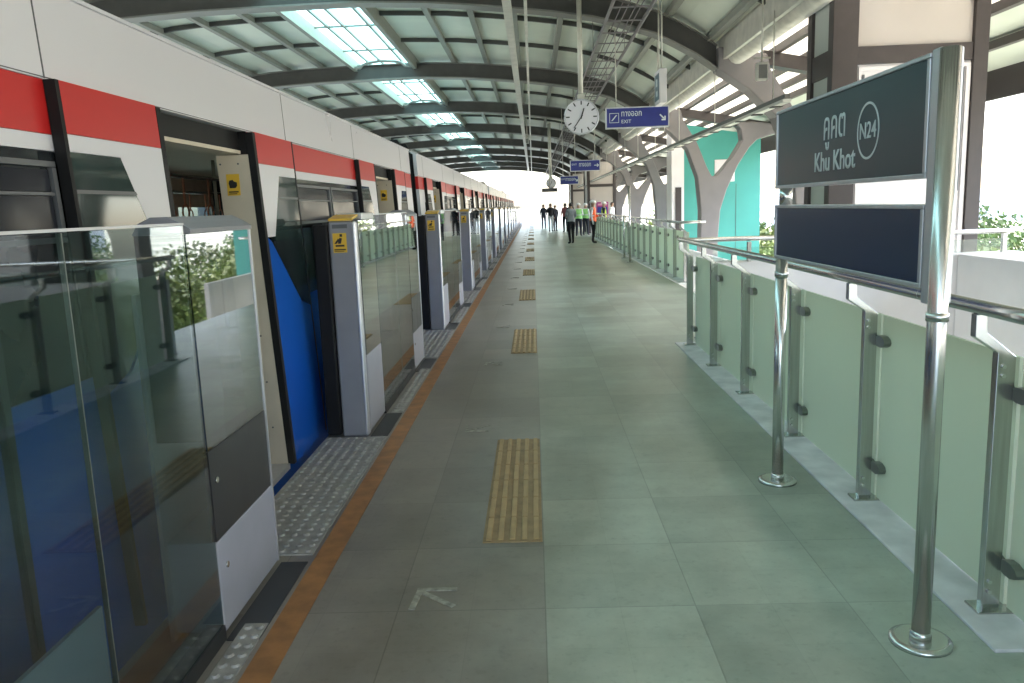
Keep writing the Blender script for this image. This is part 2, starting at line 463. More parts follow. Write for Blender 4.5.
# worn boarding arrows
def arrow_mb(s):
    b = MB()
    def bar(p, q, wd):
        p, q = Vector((*p, 0)), Vector((*q, 0)); t = (q - p).normalized(); nn = Vector((-t.y, t.x, 0)) * wd / 2
        b.prism([p - nn, q - nn, q + nn, p + nn], (0, 0, .004))
    bar((0, 0), (.17, 0), .026)
    bar((0.013, -.013 * s), (0.0, -.17 * s), .026)
    bar((.02, -.02 * s), (.17, -.15 * s), .026)
    return b
for s in (1, -1):
    a0 = struct(arrow_mb(s).build('floor_arrow', M_arrow)); a0.location = (-.545, O0 - s * 1.22, .0005)
    for k in range(-1, 14):
        if k == 0: continue
        c = a0.copy(); COL.objects.link(c); c.location = (-.545, O0 + P * k - s * 1.22, .0005)

# ================================================================== STATION ROOF
PROF = [(-12.2, 3.0), (-11.4, 3.55), (-10.5, 4.05), (-9.6, 4.42), (-8.6, 4.75), (-7.1, 5.0), (-5.6, 5.07), (-4.24, 5.09), (-2.9, 5.10), (-1.65, 5.04), (-0.6, 4.94), (0.3, 4.83), (1.24, 4.68),
        (2.16, 4.39), (2.77, 4.08), (3.2, 3.78)]
def soff(x):
    for (a, za), (b_, zb) in zip(PROF, PROF[1:]):
        if a <= x <= b_:
            return za + (zb - za) * (x - a) / (b_ - a)
    return PROF[-1][1] if x > 0 else PROF[0][1]
def fine(x0, x1, n): return [x0 + (x1 - x0) * i / n for i in range(n + 1)]
ARCH_Y = [14.4 + 8 * k for k in range(-3, 9)]
R_Y0, R_Y1 = -9.6, 82
SKX0, SKX1 = -4.65, -3.05
roof = thing('station_roof', 'curved pale green metal station roof with a long glass skylight above the train', 'roof')
for (xa, xb) in ((-12.2, SKX0), (SKX1, 3.42)):
    b = MB(); xs = fine(xa, xb, 18)
    b.strip([(x, R_Y0, soff(x) + .52) for x in xs], [(x, R_Y0, soff(x) + .56) for x in xs], (0, R_Y1 - R_Y0, 0))
    b.build('roof_sheet', M_roof, roof)
# skylight: raised glass strip with side boards and glazing bars
sk = MB(); sk.box(SKX0, SKX1, R_Y0, R_Y1, 5.60, 5.62)
skl = sk.build('skylight', G_sky, roof)
b = MB()
for x in (SKX0, SKX1):
    b.box(x - .05, x + .05, R_Y0, R_Y1, 5.34, 5.66)
b.build('skylight_side', M_purlin, skl)
b = MB()
for x in (-4.3, -3.95, -3.2 - .2): b.box(x - .025, x + .025, R_Y0, R_Y1, 5.54, 5.597)
y = R_Y0 + 1
while y < R_Y1:
    b.box(SKX0 + .05, SKX1 - .05, y - .02, y + .02, 5.55, 5.59); y += 2.667
b.build('skylight_bar', M_flange, skl)
for yb in ARCH_Y:
    if yb < 8: continue
    b = MB()
    for yy in (yb - .45,):
        pts = [(SKX0 + .05, 5.36), (-4.45, 5.36), (-4.38, 5.43), (-4.2, 5.49), (-3.85, 5.52), (-3.5, 5.49), (-3.32, 5.43), (-3.25, 5.36), (SKX1 - .05, 5.36)]
        b.tube([(x, yy, z) for x, z in pts], .04, 8)
    b.build('skylight_brace', M_flange, skl)
for x in (-11.2, -10.2, -9.3, -8.4, -7.5, -6.55, -5.6, -2.0, -1.12, -.25, 0.65, 1.55, 2.4, 3.1):
    z = soff(x) + .40
    b = MB(); b.box(x - .055, x + .055, R_Y0, R_Y1, z, z + .11)
    b.build('purlin', M_purlin, roof)
for i, yb in enumerate(ARCH_Y[:-1]):
    for t in (1/3, 2/3):
        for (xa, xb) in ((-11.9, SKX0 - .06), (SKX1 + .06, 3.3)):
            xs = fine(xa, xb, 14); yy = yb + 8 * t
            b = MB(); b.strip([(x, yy - .035, soff(x) + .43) for x in xs], [(x, yy - .035, soff(x) + .515) for x in xs], (0, .07, 0))
            b.build('cross_rib', M_joint, roof)
# outer canopy over the platform's edge, sloping down from the gutter, with clear bays
CAN = [(3.75, 4.22), (7.6, 3.52)]
canz = lambda x: 4.22 + (x - 3.75) * (3.52 - 4.22) / 3.85
for (xa, xb, mm_, nm) in ((3.62, 5.75, G_canopy, 'clear_canopy_sheet'), (5.76, 7.6, M_roof, 'canopy_sheet')):
    b = MB(); xs = [xa, xb]
    b.strip([(x, R_Y0, canz(x)) for x in xs], [(x, R_Y0, canz(x) + .03) for x in xs], (0, R_Y1 - R_Y0, 0))
    b.build(nm, mm_, roof)
for x in (4.2, 4.75, 5.25, 5.72, 6.6):
    b = MB(); b.box(x - .05, x + .05, R_Y0, R_Y1, canz(x) - .15, canz(x) - .035)
    b.build('canopy_rail', M_brown, roof)
b = MB(); b.prism([(7.6, R_Y0, 3.05), (7.6, R_Y0, 3.62), (7.68, R_Y0, 3.62), (7.68, R_Y0, 3.05)], (0, R_Y1 - R_Y0, 0))
b.build('canopy_fascia', M_brown, roof)
b = MB(); b.tube([(3.52, R_Y0, 4.0), (3.52, R_Y1, 4.0)], .17, 14)
b.build('gutter', M_tray, roof)
b = MB(); b.box(3.28, 3.34, R_Y0, R_Y1, 3.92, 4.3)
b.build('gutter_board', M_tray, roof)

COLP = [(4.53, -12), (4.53, -.3), (4.56, 1.3), (4.47, 2.2), (4.2, 2.95), (3.72, 3.42), (3.2, 3.77), (3.2, 4.13), (3.62, 4.06), (4.02, 3.98), (4.08, 3.72), (4.45, 3.12),
        (4.72, 2.46), (4.85, 2.22), (4.97, 2.22), (5.12, 2.38), (5.40, 2.72), (5.66, 3.14), (5.62, 3.42), (5.50, 3.58), (5.90, 3.62), (6.6, 3.52), (6.6, 3.30), (6.05, 3.14), (5.85, 2.95), (5.55, 2.5), (5.25, 1.85), (5.08, 1.3), (5.02, .5), (5.02, -12)]
def arch():
    root = thing('roof_arch', '', 'roof arch', group='arched roof frames along the platform')
    b = MB(); xs = fine(-12.2, 3.2, 44)
    b.strip([(x, -.055, soff(x) + .03) for x in xs], [(x, -.055, soff(x) + .38) for x in xs], (0, .11, 0))
    b.build('beam', M_beam, root)
    b = MB(); b.strip([(x, -.17, soff(x)) for x in xs], [(x, -.17, soff(x) + .03) for x in xs], (0, .34, 0))
    b.strip([(x, -.15, soff(x) + .38) for x in xs], [(x, -.15, soff(x) + .40) for x in xs], (0, .30, 0))
    b.build('beam_flange', M_flange, root)
    b = MB(); b.prism([(x, -.24, z) for x, z in COLP], (0, .48, 0))
    bmesh.ops.recalc_face_normals(b.bm, faces=b.bm.faces)
    o = b.build('column', M_colm, root)
    bv = o.modifiers.new('bevel', 'BEVEL'); bv.width = .025; bv.segments = 2; bv.limit_method = 'ANGLE'
    b = MB(); b.prism([(3.98, -.14, 4.06), (5.6, -.14, 3.74), (6.5, -.14, 3.56), (7.55, -.14, 3.38), (7.55, -.14, 3.18), (6.5, -.14, 3.33), (5.62, -.14, 3.50), (4.05, -.14, 3.82)], (0, .28, 0))
    b.build('canopy_beam', M_brown, root)
    b = MB(); b.prism([(-11.6, -.24, 3.3), (-11.9, -.24, 3.3), (-12.6, -.24, 2.2), (-12.6, -.24, -.3), (-12.2, -.24, -.3), (-12.2, -.24, 2.1)], (0, .48, 0))
    b.build('opposite_column', M_colm, root)
    return root
arc0 = arch()
vis = 0
for i, yb in enumerate(ARCH_Y):
    a = arc0 if i == 0 else copy_tree(arc0)
    a.location = (0, yb, 0)
    if yb < 10: lab = 'roof arch over the platform behind the camera, number %s back' % {-9.6: 'three', -1.6: 'two', 6.4: 'one'}[round(yb, 1)]
    elif i == 3: lab = 'dark roof arch nearest the camera, its arm coming down above the name sign'
    elif i == 4: lab = 'second dark roof arch, carried by the forked grey column before the teal wall'
    else: lab = 'dark curved roof arch on a forked grey column, %s from the camera' % ORD[i - 3]
    a['label'] = lab

# ================================================================== TRAIN
def Xs(z, off=0.0): return -1.645 - 0.043 * z + off
def side(b, pts, o0, o1):
    """plate on the inclined train side; pts (y, z)"""
    b.prism([(Xs(z, o0), y, z) for y, z in pts], (o1 - o0, 0, 0)); return b
def rect(y0, y1, z0, z1): return [(y0, z0), (y1, z0), (y1, z1), (y0, z1)]
DW = 0.61
def make_car():
    """car built for local Y: doors centred at 0, P, 2P, 3P"""
    root = thing('train_car', '', 'train car', group='cars of the train at the platform')
    y0, y1 = -2.05, 3 * P + 2.25
    doors = [k * P for k in range(4)]
    # white shoulder and roof
    b = MB(); side(b, rect(y0, y1, 2.112, 2.44), -.05, 0.0); shp = b.build('shoulder_panel', M_white, root)
    for d in [k * P for k in range(4)]:
        for s in (-1, 1):
            b = MB(); yq = d + s * (DW + .81); side(b, rect(yq - .004, yq + .004, 2.115, 2.438), -.002, .0015); b.build('panel_seam', M_seam, shp)
    b = MB(); side(b, rect(y0, y1, 2.117, 2.121), -.002, .0015); b.build('panel_seam', M_seam, shp)
    b = MB(); side(b, rect(y0, y1, 2.44, 2.455), -.05, 0.014); b.build('roof_gutter', M_white, root)
    b = MB(); prof = [(Xs(2.45, -.01), 2.455), (-1.86, 2.50), (-2.1, 2.57), (-3.2, 2.70), (-4.3, 2.57), (-4.54, 2.5), (-4.66, 2.45)]
    b.strip([(x, y0, z - .03) for x, z in prof], [(x, y0, z) for x, z in prof], (0, y1 - y0, 0)); b.build('roof', M_roofg, root)
    # body between doors
    J = DW + .022
    ivals = [(y0, doors[0] - J)] + [(doors[k] + J, doors[k+1] - J) for k in range(3)] + [(doors[3] + J, y1)]
    for i, (a, c) in enumerate(ivals):
        b = MB(); side(b, rect(a, c, 1.918, 2.110), -.05, -.004); b.build('red_band', M_red, root)
        if i in (0, 4):
            b = MB(); side(b, rect(a, c, -.32, .86), -.05, -.004); b.build('blue_side', M_blue, root)
            b = MB(); side(b, rect(a, c, .862, 1.916), -.05, -.004); b.build('white_side', M_white, root)
            b = MB()
            wy = c - .85 if i == 4 else a + .5
            side(b, [(wy, 1.0), (wy + .30, 1.0), (wy + .26, 1.72), (wy + .06, 1.72)], -.003, .004); b.build('window', M_dglass, root)
        else:
            b = MB(); side(b, rect(a, c, 1.858, 1.916), -.05, -.004); b.build('white_side', M_white, root)
            b = MB(); side(b, rect(a, c, -.32, 1.02), -.05, -.004); b.build('blue_side', M_blue, root)
            n = 2; y_a, y_b = a + .80, c - .80
            for (da, db) in ((a, y_a - .01), (y_b + .01, c)):
                b = MB(); side(b, rect(da, db, 1.022, 1.856), -.05, -.012); b.build('dark_band', M_dglass, root)
            for k in range(n):
                wa = y_a + (y_b - y_a) * k / n; wb = y_a + (y_b - y_a) * (k + 1) / n
                b = MB(); side(b, rect(wa, wb, 1.022, 1.856), -.05, -.012); wv = b.build('window', M_dglass, root)
                b = MB()
                side(b, rect(wa + .02, wb - .02, 1.53, 1.55), -.0125, .006); side(b, rect(wa + .02, wb - .02, 1.80, 1.82), -.0125, .006)
                side(b, rect(wa + .02, wa + .045, 1.552, 1.798), -.0125, .006); side(b, rect(wb - .045, wb - .02, 1.552, 1.798), -.0125, .006)
                side(b, rect(wa + .048, wb - .048, 1.70, 1.71), -.0125, .003)
                b.build('vent_frame', M_louvre, wv)
                b = MB(); side(b, rect(wa + .05, wb - .05, 1.56, 1.695), -.0125, -.006); side(b, rect(wa + .05, wb - .05, 1.715, 1.79), -.0125, -.006); b.build('vent_pane', M_vent, wv)
    # black headers and inner linings at the doors
    for d in doors:
        for s in (-1, 1):
            b = MB(); ja, jb = sorted((d + s * (DW + .001), d + s * (DW + .021))); side(b, rect(ja, jb, 1.976, 2.111), -.052, -.003); b.build('door_jamb', M_black, root)
        b = MB(); side(b, rect(d - DW, d + DW, 2.0, 2.110), -.09, -.05); b.build('door_header', M_black, root)
        b = MB(); side(b, rect(d - DW - .01, d + DW + .01, 1.978, 1.999), -.19, -.045); b.build('door_lintel', M_beige, root)
        for s in (-1, 1):
            ye = d + s * DW
            b = MB()
            b.prism([(Xs(0.0, -.0025), ye, 0.0), (Xs(1.974, -.0025), ye, 1.974), (Xs(1.974, -.20), ye, 1.974), (Xs(0, -.20), ye, 0)], (0, s * .0225, 0))
            b.box(-1.90, -1.76, min(ye + s * .0225, ye + s * .28), max(ye + s * .0225, ye + s * .28), 0, 1.974)
            pl = b.build('door_pillar', M_beige, root)
            b = MB()
            for z in (.25, .55, .85, 1.15, 1.45, 1.92):
                for xo in (-.07, -.18):
                    b.disc((Xs(z, xo), ye, z), (0, -s, 0), .006, .004, 8)
            b.build('screw', M_louvre, pl)
            if s == 1:
                st = MB(); st.box(Xs(1.8, -.155), Xs(1.8, -.075), ye - .004, ye - .0005, 1.73, 1.86)
                stk = st.build('warning_sticker', M_yellow, root)
                hp = [(-.022, 0), (.012, 0), (.024, .012), (.024, .034), (.006, .04), (-.002, .05), (-.022, .046), (-.028, .03)]
                poly_plate('hand_symbol', hp, M_greyblack, stk, (Xs(1.8, -.115), ye - .0045, 1.775), (1, 0, 0), (0, 0, 1), .001)
                b = MB(); b.box(Xs(1.8, -.145), Xs(1.8, -.085), ye - .0055, ye - .0045, 1.748, 1.756); b.box(Xs(1.8, -.145), Xs(1.8, -.095), ye - .0055, ye - .0045, 1.738, 1.743)
                b.build('sticker_text', M_greyblack, stk)
        b = MB(); b.box(-1.86, Xs(0, .01), d - DW, d + DW, -.03, .004); b.build('door_sill', M_alu, root)
        b = MB(); side(b, rect(d - J, d + J, -.32, -.031), -.05, -.004); b.build('blue_side', M_blue, root)
        # sliding leaves, open, outside the body
        for s in (-1, 1):
            e = d + s * DW
            u = lambda uu, z: (e + s * uu, z)
            def plate(name, polys, mm_, par, o0=.012, o1=.040):
                b = MB()
                for pl in polys: side(b, [u(*p) for p in pl], o0, o1)
                return b.build(name, mm_, par)
            lf = plate('door_leaf', [[(.045, 1.92), (.795, 1.92), (.795, 1.857), (.43, 1.857), (.20, 1.467), (.045, 1.467)]], M_white, root)
            plate('red_band', [[(.045, 2.11), (.795, 2.11), (.795, 1.922), (.045, 1.922)]], M_red, lf)
            plate('window', [[(.43, 1.855), (.795, 1.855), (.795, 1.44), (.19, 1.44)]], M_leafglass, lf)
            plate('window_bar', [[(.35, 1.72), (.795, 1.72), (.795, 1.706), (.34, 1.706)]], M_louvre, lf, .0405, .043)
            plate('dark_panel', [[(.115, 1.438), (.795, 1.438), (.795, .95), (.63, 1.0)]], M_dglass, lf)
            plate('blue_panel', [[(.045, 1.465), (.113, 1.438), (.60, .998), (.795, .948), (.795, .0), (.045, .0)]], M_blue, lf)
            plate('rubber_edge', [[(0, 2.105), (.044, 2.105), (.044, .0), (0, .0)], [(.796, 2.11), (.82, 2.11), (.82, 0), (.796, 0)]], M_black, lf, -.001, .042)
    # gangway ends
    b = MB()
    for (ya, yb) in ((y0, y0 + .05), (y1 - .05, y1)):
        b.prism([(Xs(-.1, -.06), ya, -.1), (Xs(2.44, -.06), ya, 2.44), (-1.9, ya, 2.6), (-4.5, ya, 2.6), (-4.64, ya, 2.4), (-4.64, ya, -.1)], (0, yb - ya, 0))
    b.build('end_wall', M_black, root)
    b = MB(); b.box(-4.2, -2.2, y1, y1 + .36, -.3, 2.3, .05); b.build('gangway', M_black, root)
    # inside
    b = MB(); b.box(-4.62, -1.86, y0 + .06, y1 - .06, -.06, 0.0); b.build('floor', M_infloor, root)
    b = MB(); b.box(-4.62, Xs(2.1, -.06), y0 + .06, y1 - .06, 2.18, 2.22); b.build('ceiling', M_beige, root)
    b = MB()
    for k in range(13):
        ya = y0 + .06 + k * (y1 - y0 - .12) / 13; yb = y0 + .06 + (k + 1) * (y1 - y0 - .12) / 13
        b.box(-4.66, -4.60, ya, yb, -.1, .85); b.box(-4.66, -4.60, ya, yb, 1.75, 2.45); b.box(-4.66, -4.60, ya, ya + .3, .85, 1.75)
    b.build('far_side', M_inwall, root)
    b = MB(); b.box(-4.65, -4.63, y0 + .1, y1 - .1, .85, 1.75); b.build('far_window', G_gate, root)
    for (a, c) in ivals:
        b = MB(); b.box(-1.90, -1.87, a + .3, c - .3, 0, 2.17); b.build('inner_lining', M_inwall, root)
        if c - a > 3:
            for xx in (-2.35, -4.6):
                b = MB(); b.box(xx, xx + .45, a + .3, c - .3, .38, .45, .03); b.box(xx if xx < -4 else xx + .36, xx + .09 if xx < -4 else xx + .45, a + .3, c - .3, .45, .95, .03)
                b.build('bench', M_seat, root)
    for yb in fine(-1.2, 3 * P + 1.4, 14):
        b = MB(); b.tube([(-3.25, yb, 0.001), (-3.25, yb, 2.179)], .018, 8); b.build('grab_pole', M_steelb, root)
    for xx in (-2.5, -4.0):
        b = MB(); b.tube([(xx, y0 + .3, 1.9), (xx, y1 - .3, 1.9)], .016, 8); b.build('grab_rail', M_steelb, root)
        yy = y0 + .5
        while yy < y1 - .5:
            b = MB(); b.box(xx - .004, xx + .004, yy - .012, yy + .012, 1.70, 1.885)
            b.tube([(xx, yy + .055 * math.cos(t), 1.645 + .055 * math.sin(t)) for t in [k * math.pi / 5 for k in range(11)]], .008, 6)
            b.build('strap', M_seat, root); yy += .45
    # underframe
    b = MB(); side(b, rect(y0, y1, -.60, -.102), -.12, -.06); b.build('underframe', M_black, root)
    return root
M_vent = mat('vent_pane', (0.022, 0.024, 0.032), 0.12, spec=0.2)
M_leafglass = mat('green_window_glass', (0.03, 0.05, 0.048), 0.05, spec=0.4, rvar=0.02)
car0 = make_car()
CAR_L = 4 * P
labels = {-1: 'nearest white train car with red band and blue side, beside the closest platform gates', 0: 'second train car from the camera, starting just after the first dark gap',
          1: 'third train car from the camera, small in the middle distance', 2: 'fourth train car from the camera, far along the platform'}
for i, k in enumerate((-1, 0, 1, 2)):
    c = car0 if i == 0 else copy_tree(car0)
    c.location = (0, O0 - .04 + P * 2 + CAR_L * k, 0)
    c['label'] = labels[k]

# ================================================================== PLATFORM GATES
def make_gate():
    root = thing('platform_gate', '', 'platform gate', group='half height platform screen gates beside the train')
    # local y = 0 at the pillar's near face
    b = MB(); b.box(-1.425, GX, 0, .10, 0, 1.50, .018, 3); pil = b.build('pillar', M_gatecol, root)
    b = MB(); b.box(-1.262, GX + .004, -.004, .055, .01, 1.498, .016, 3); b.build('silver_edge', M_alu, pil)
    b = MB(); b.prism([(-1.42, -.002, 1.502), (GX - .02, -.002, 1.502), (GX - .02, .20, 1.528), (-1.42, .20, 1.528)], (0, 0, .014)); b.build('yellow_cap', M_yellow, pil)
    b = MB(); b.box(-1.395, -1.300, -.004, -.0003, 1.290, 1.420); stk = b.build('warning_sticker', M_yellow, pil)
    figure = [[(-.026, 0), (.036, 0), (.036, .012), (-.026, .012)], [(-.01, .02), (.012, .02), (.022, .055), (.004, .06)], [(-.034, .02), (-.018, .02), (.004, .045), (-.006, .055)],
              [(.006, .066), (.024, .066), (.024, .084), (.006, .084)]]
    poly_plate('person_symbol', figure, M_greyblack, stk, (-1.352, -.0045, 1.33), (1, 0, 0), (0, 0, 1), .001)
    b = MB(); b.box(-1.388, -1.308, -.0055, -.0045, 1.306, 1.314); b.box(-1.388, -1.32, -.0055, -.0045, 1.297, 1.301); b.build('sticker_text', M_greyblack, stk)
    b = MB(); b.box(-1.395, -1.29, -.003, -.0003, 1.452, 1.478); b.build('label_plate', M_louvre, pil)
    # side cover behind the pillar: metal below, framed dark window above
    b = MB(); b.box(-1.425, GX, .101, .655, .02, .56, .006); b.build('access_panel', M_gatepan, root)
    b = MB(); b.box(-1.40, GX - .004, .101, .655, .562, .80); b.build('dark_panel', M_darkpanel, root)
    b = MB(); b.box(GX - .012, GX, .105, .65, .565, 1.50); b.build('cover_window', G_gatein, root)
    b = MB(); b.box(-1.42, GX, .25, .66, 1.50, 1.55, .008); b.build('top_rail', M_alu, root)
    b = MB(); b.box(-1.40, GX - .013, .645, .66, .80, 1.50); b.build('cover_post', M_darkpanel, root)
    # fixed glass, two panes
    b = MB(); b.box(GX - .007, GX, .662, 1.555, .06, 1.53); b.build('fixed_glass', G_gate, root)
    b = MB(); b.box(GX - .007, GX, 1.558, 2.295, .06, 1.53); b.build('fixed_glass', G_gate, root)
    b = MB(); b.box(GX - .014, GX + .002, 1.5555, 1.5575, .06, 1.53); b.build('glass_seam', M_clamp, root)
    b = MB(); b.box(GX - .03, GX + .004, .662, 2.295, 1.532, 1.540); b.build('glass_cap', M_alu, root)
    b = MB(); b.box(-1.30, GX + .006, .66, 2.295, 0, .058); b.build('glass_base', M_darkpanel, root)
    b = MB(); b.box(GX - .025, GX - .012, .72, 1.545, .065, .52); b.build('lower_panel', M_gatepan, root)
    # sliding door, pushed back inside
    b = MB(); b.box(-1.47, -1.455, .05, 1.55, .06, 1.46); dr = b.build('sliding_door', G_gate, root)
    b = MB(); b.box(-1.53, -1.428, -.02, .05, .02, 1.48, .012); b.build('door_edge', M_black, dr)
    b = MB(); b.box(-1.475, -1.45, .05, 1.55, 1.462, 1.49); b.box(-1.475, -1.45, 1.552, 1.58, .02, 1.49); b.box(-1.475, -1.45, .05, 1.55, .02, .058); b.build('door_frame', M_darkpanel, dr)
    # end cover with hood
    b = MB(); b.box(-1.44, GX, 2.305, 2.95, .02, .375, .006); ec = b.build('access_panel', M_gatepan, root)
    b = MB()
    b.disc((GX, 2.36, .60), (1, 0, 0), .012, .006, 10); b.build('lock', M_steel, ec)
    b = MB(); b.disc((GX, 2.38, .26), (1, 0, 0), .012, .006, 10); b.build('lock', M_steel, ec)
    b = MB(); b.box(GX - .02, GX, 2.31, 2.94, .378, .72); b.build('dark_panel', M_darkpanel, root)
    b = MB(); b.box(GX - .012, GX, 2.31, 2.945, .723, 1.50); b.build('cover_window', G_gatein, root)
    b = MB(); b.box(-1.42, GX - .015, 2.305, 2.36, .76, 1.50); b.box(-1.42, -1.40, 2.362, 2.91, .76, 1.50); b.build('cover_post', M_darkpanel, root)
    b = MB(); b.box(GX - .02, GX + .005, 2.9455, 2.956, .02, 1.50); b.build('cover_trim', M_alu, root)
    b = MB()
    b.prism([(GX + .006, 2.34, 1.502), (GX + .006, 2.34, 1.518), (GX - .03, 2.34, 1.540), (-1.31, 2.34, 1.562), (-1.37, 2.34, 1.562), (-1.42, 2.34, 1.54), (-1.445, 2.34, 1.50)], (0, .63, 0))
    b.build('hood', M_gatecol, root)
    b = MB(); b.box(-1.44, -1.425, 2.28, 2.96, .0, 1.299); b.build('back_plate', M_gatecol, root)
    return root
gate0 = make_gate()
n_gate = 17
for k in range(-2, n_gate - 2):
    g = gate0 if k == -2 else copy_tree(gate0)
    g.location = (0, 5.56 + P * k, 0); g.scale = (1, 1, 1.03)
    if k == -2: lab = 'glass platform gate behind the camera, before the nearest one in view'
    elif k == -1: lab = 'large nearest glass platform gate cut off by the left edge of the photo'
    elif k == 0: lab = 'glass platform gate with yellow capped pillar just beyond the nearest open train door'
    else: lab = 'glass platform gate with yellow capped pillar, %s in the row from the camera' % ORD[k + 1]
    g['label'] = lab

# ================================================================== BALUSTRADES
def rail_post(parent, x, y, zb, clamps=(.19, .855), face=-1):
    """flat double plate post; handrail sits on its -x side; glass passes behind it"""
    t = .018
    pts = [(x - .035, zb), (x + .032, zb), (x + .032, 1.0), (x - .075, 1.09), (x - .08, 1.158), (x - .12, 1.158), (x - .12, 1.075), (x - .035, 1.015)]
    b = MB(); b.prism([(px, y - t, pz) for px, pz in pts], (0, 2 * t, 0))
    o = b.build('post', M_steelb, parent)
    bv = o.modifiers.new('bevel', 'BEVEL'); bv.width = .003; bv.segments = 2; bv.limit_method = 'ANGLE'
    b = MB(); b.box(x - .065, x + .075, y - .05, y + .05, zb - .008, zb + .008, .003); b.build('base_plate', M_steelb, o)
    for z in clamps:
        b = MB()
        for s in (-1, 1):
            c = Vector((x + .055, y + s * .055, z - s * .006)); n = 10
            pr = [c + Vector((0, .062 * math.cos(k * 2 * math.pi / n), .030 * math.sin(k * 2 * math.pi / n))) for k in range(n)]
            b.prism([p - Vector((.028, 0, 0)) for p in pr], (.056, 0, 0))
        b.box(x + .046, x + .09, y - .03, y + .03, z - .012, z + .012)
        b.build('glass_clamp', M_clamp, o)
    for z in (.93, .965, .13, .09):
        b = MB(); b.disc((x - .012, y - t, z), (0, -1, 0), .008, .007, 8); b.build('bolt', M_steel, o)
    return o
rl = thing('balustrade', 'nearest steel balustrade with frosted glass panels around the stair opening', 'railing')
YP = [2.91, 4.09, 5.265, 6.50, 7.66, 8.84]
for yp in [1.74] + YP: rail_post(rl, 1.70, yp, .014 if yp > 2.5 else .0)
ye = [.62] + [1.74] + YP
for a, c in zip(ye, ye[1:]):
    b = MB(); b.box(1.762, 1.776, a + .012, c - .012, .02, .99); b.build('glass_panel', G_frost, rl)
b = MB(); b.tube([(1.60, -.5, 1.182), (1.60, 8.9, 1.182), (1.64, 9.02, 1.175), (1.74, 9.06, 1.16), (5.3, 9.06, 1.142)], .026, 16); b.build('handrail', M_steel, rl)
for xx in (2.4, 3.3, 4.2, 5.2):
    b = MB(); b.box(xx - .02, xx + .02, 9.04, 9.09, .9, 1.12); b.build('rail_bracket', M_steelb, rl)
b = MB(); b.box(2.0, 5.25, 9.06, 9.07, .91, 1.06); b.build('end_glass', G_clear, rl)
# stairwell walls
tag(MB().box(1.86, 5.5, 9.10, 9.36, -3.2, .90, .01).build('stair_wall', M_wall), 'white solid parapet wall closing the end of the near stair opening', 'wall')
tag(MB().box(4.72, 4.95, -1.0, 9.09, -3.2, .90, .01).build('stair_wall', M_wall), 'white parapet wall along the outer side of the near stair opening', 'wall')
# second balustrade, farther off
r2 = thing('balustrade', 'farther balustrade of many frosted glass panels around the second stair opening', 'railing')
yy = 15.7; ys = []
while yy < 40.3: ys.append(yy); yy += 1.17
for yp in ys: rail_post(r2, 2.93, yp, .02)
for a, c in zip(ys, ys[1:]):
    b = MB(); b.box(2.992, 3.006, a + .012, c - .012, .026, .99); b.build('glass_panel', G_frost, r2)
MB().tube([(3.3, 15.62, 1.185), (2.95, 15.62, 1.185), (2.86, 15.7, 1.182), (2.83, 15.85, 1.182), (2.83, 40.2, 1.182)], .026, 12).build('handrail', M_steel, r2)
tag(MB().box(4.1, 4.2, 15.9, 40.4, -3, .3, .01).build('stair_wall', M_wall), 'low white wall along the outer side of the second stair opening', 'wall')

# ================================================================== STATION NAME SIGN
sg = thing('station_sign', 'station name sign on two steel posts, reading Khu Khot N24, beside the balustrade', 'sign', (0, 0, 0))
for (yp, zt, xx) in ((2.70, 2.05, 1.345), (4.41, 1.268, 1.345)):
    b = MB(); b.tube([(xx, yp, .02), (xx, yp, zt)], .0315, 20); po = b.build('post', M_steel, sg)
    b = MB(); b.tube([(xx, yp, 0), (xx, yp, .014), (xx, yp, .02)], [.105, .105, .085], 28); b.tube([(xx, yp, .02), (xx, yp, .05)], .037, 20); b.build('base_flange', M_steel, po)
    b = MB(); b.tube([(xx, yp, 1.17), (xx, yp, 1.20)], .036, 20); b.build('collar', M_steel, po)
b = MB(); b.tube([(1.36, 4.41, 1.558), (1.36, 4.41, 1.644)], .034, 16); b.build('post_stub', M_steel, sg)
b = MB(); b.box(1.33, 1.41, 2.742, 2.795, 1.22, 2.06, .006); b.build('side_channel', M_alu, sg)
def board(name, z0, z1, face):
    y0, y1 = 2.80, 4.50
    b = MB(); b.box(1.335, 1.395, y0 + .022, y1 - .022, z0 + .016, z1 - .016); o = b.build(name, face, sg)
    b = MB()
    b.box(1.328, 1.402, y0, y1, z1 - .016, z1, .003); b.box(1.328, 1.402, y0, y1, z0, z0 + .016, .003)
    b.box(1.328, 1.402, y0, y0 + .022, z0 + .0165, z1 - .0165, .003); b.box(1.328, 1.402, y1 - .022, y1, z0 + .0165, z1 - .0165, .003)
    b.build('frame', M_alu, o)
    return o
nb = board('name_board', 1.645, 2.052, M_signface)
board('lower_board', 1.27, 1.557, M_signface2)
FX = 1.3345
XD, YD = (0, -1, 0), (0, 0, 1)
text_obj('thai_letters', 'คูคต', .145, M_letter, nb, (FX, 3.785, 1.800), XD, YD, width=.25, weight=.002)
text_obj('latin_letters', 'Khu Khot', .088, M_letter, nb, (FX, 3.895, 1.708), XD, YD, width=.48, weight=.012)
text_obj('code_letters', 'N24', .064, M_letter, nb, (FX, 3.375, 1.817), XD, YD, width=.155, weight=.008)
b = MB(); ring = [(k * 2 * math.pi / 48) for k in range(49)]
b.strip([(FX - .002, 3.297 + .105 * math.cos(t), 1.846 + .111 * math.sin(t)) for t in ring], [(FX - .002, 3.297 + .097 * math.cos(t), 1.846 + .102 * math.sin(t)) for t in ring], (.002, 0, 0))
b.build('code_ring', M_letter, nb)

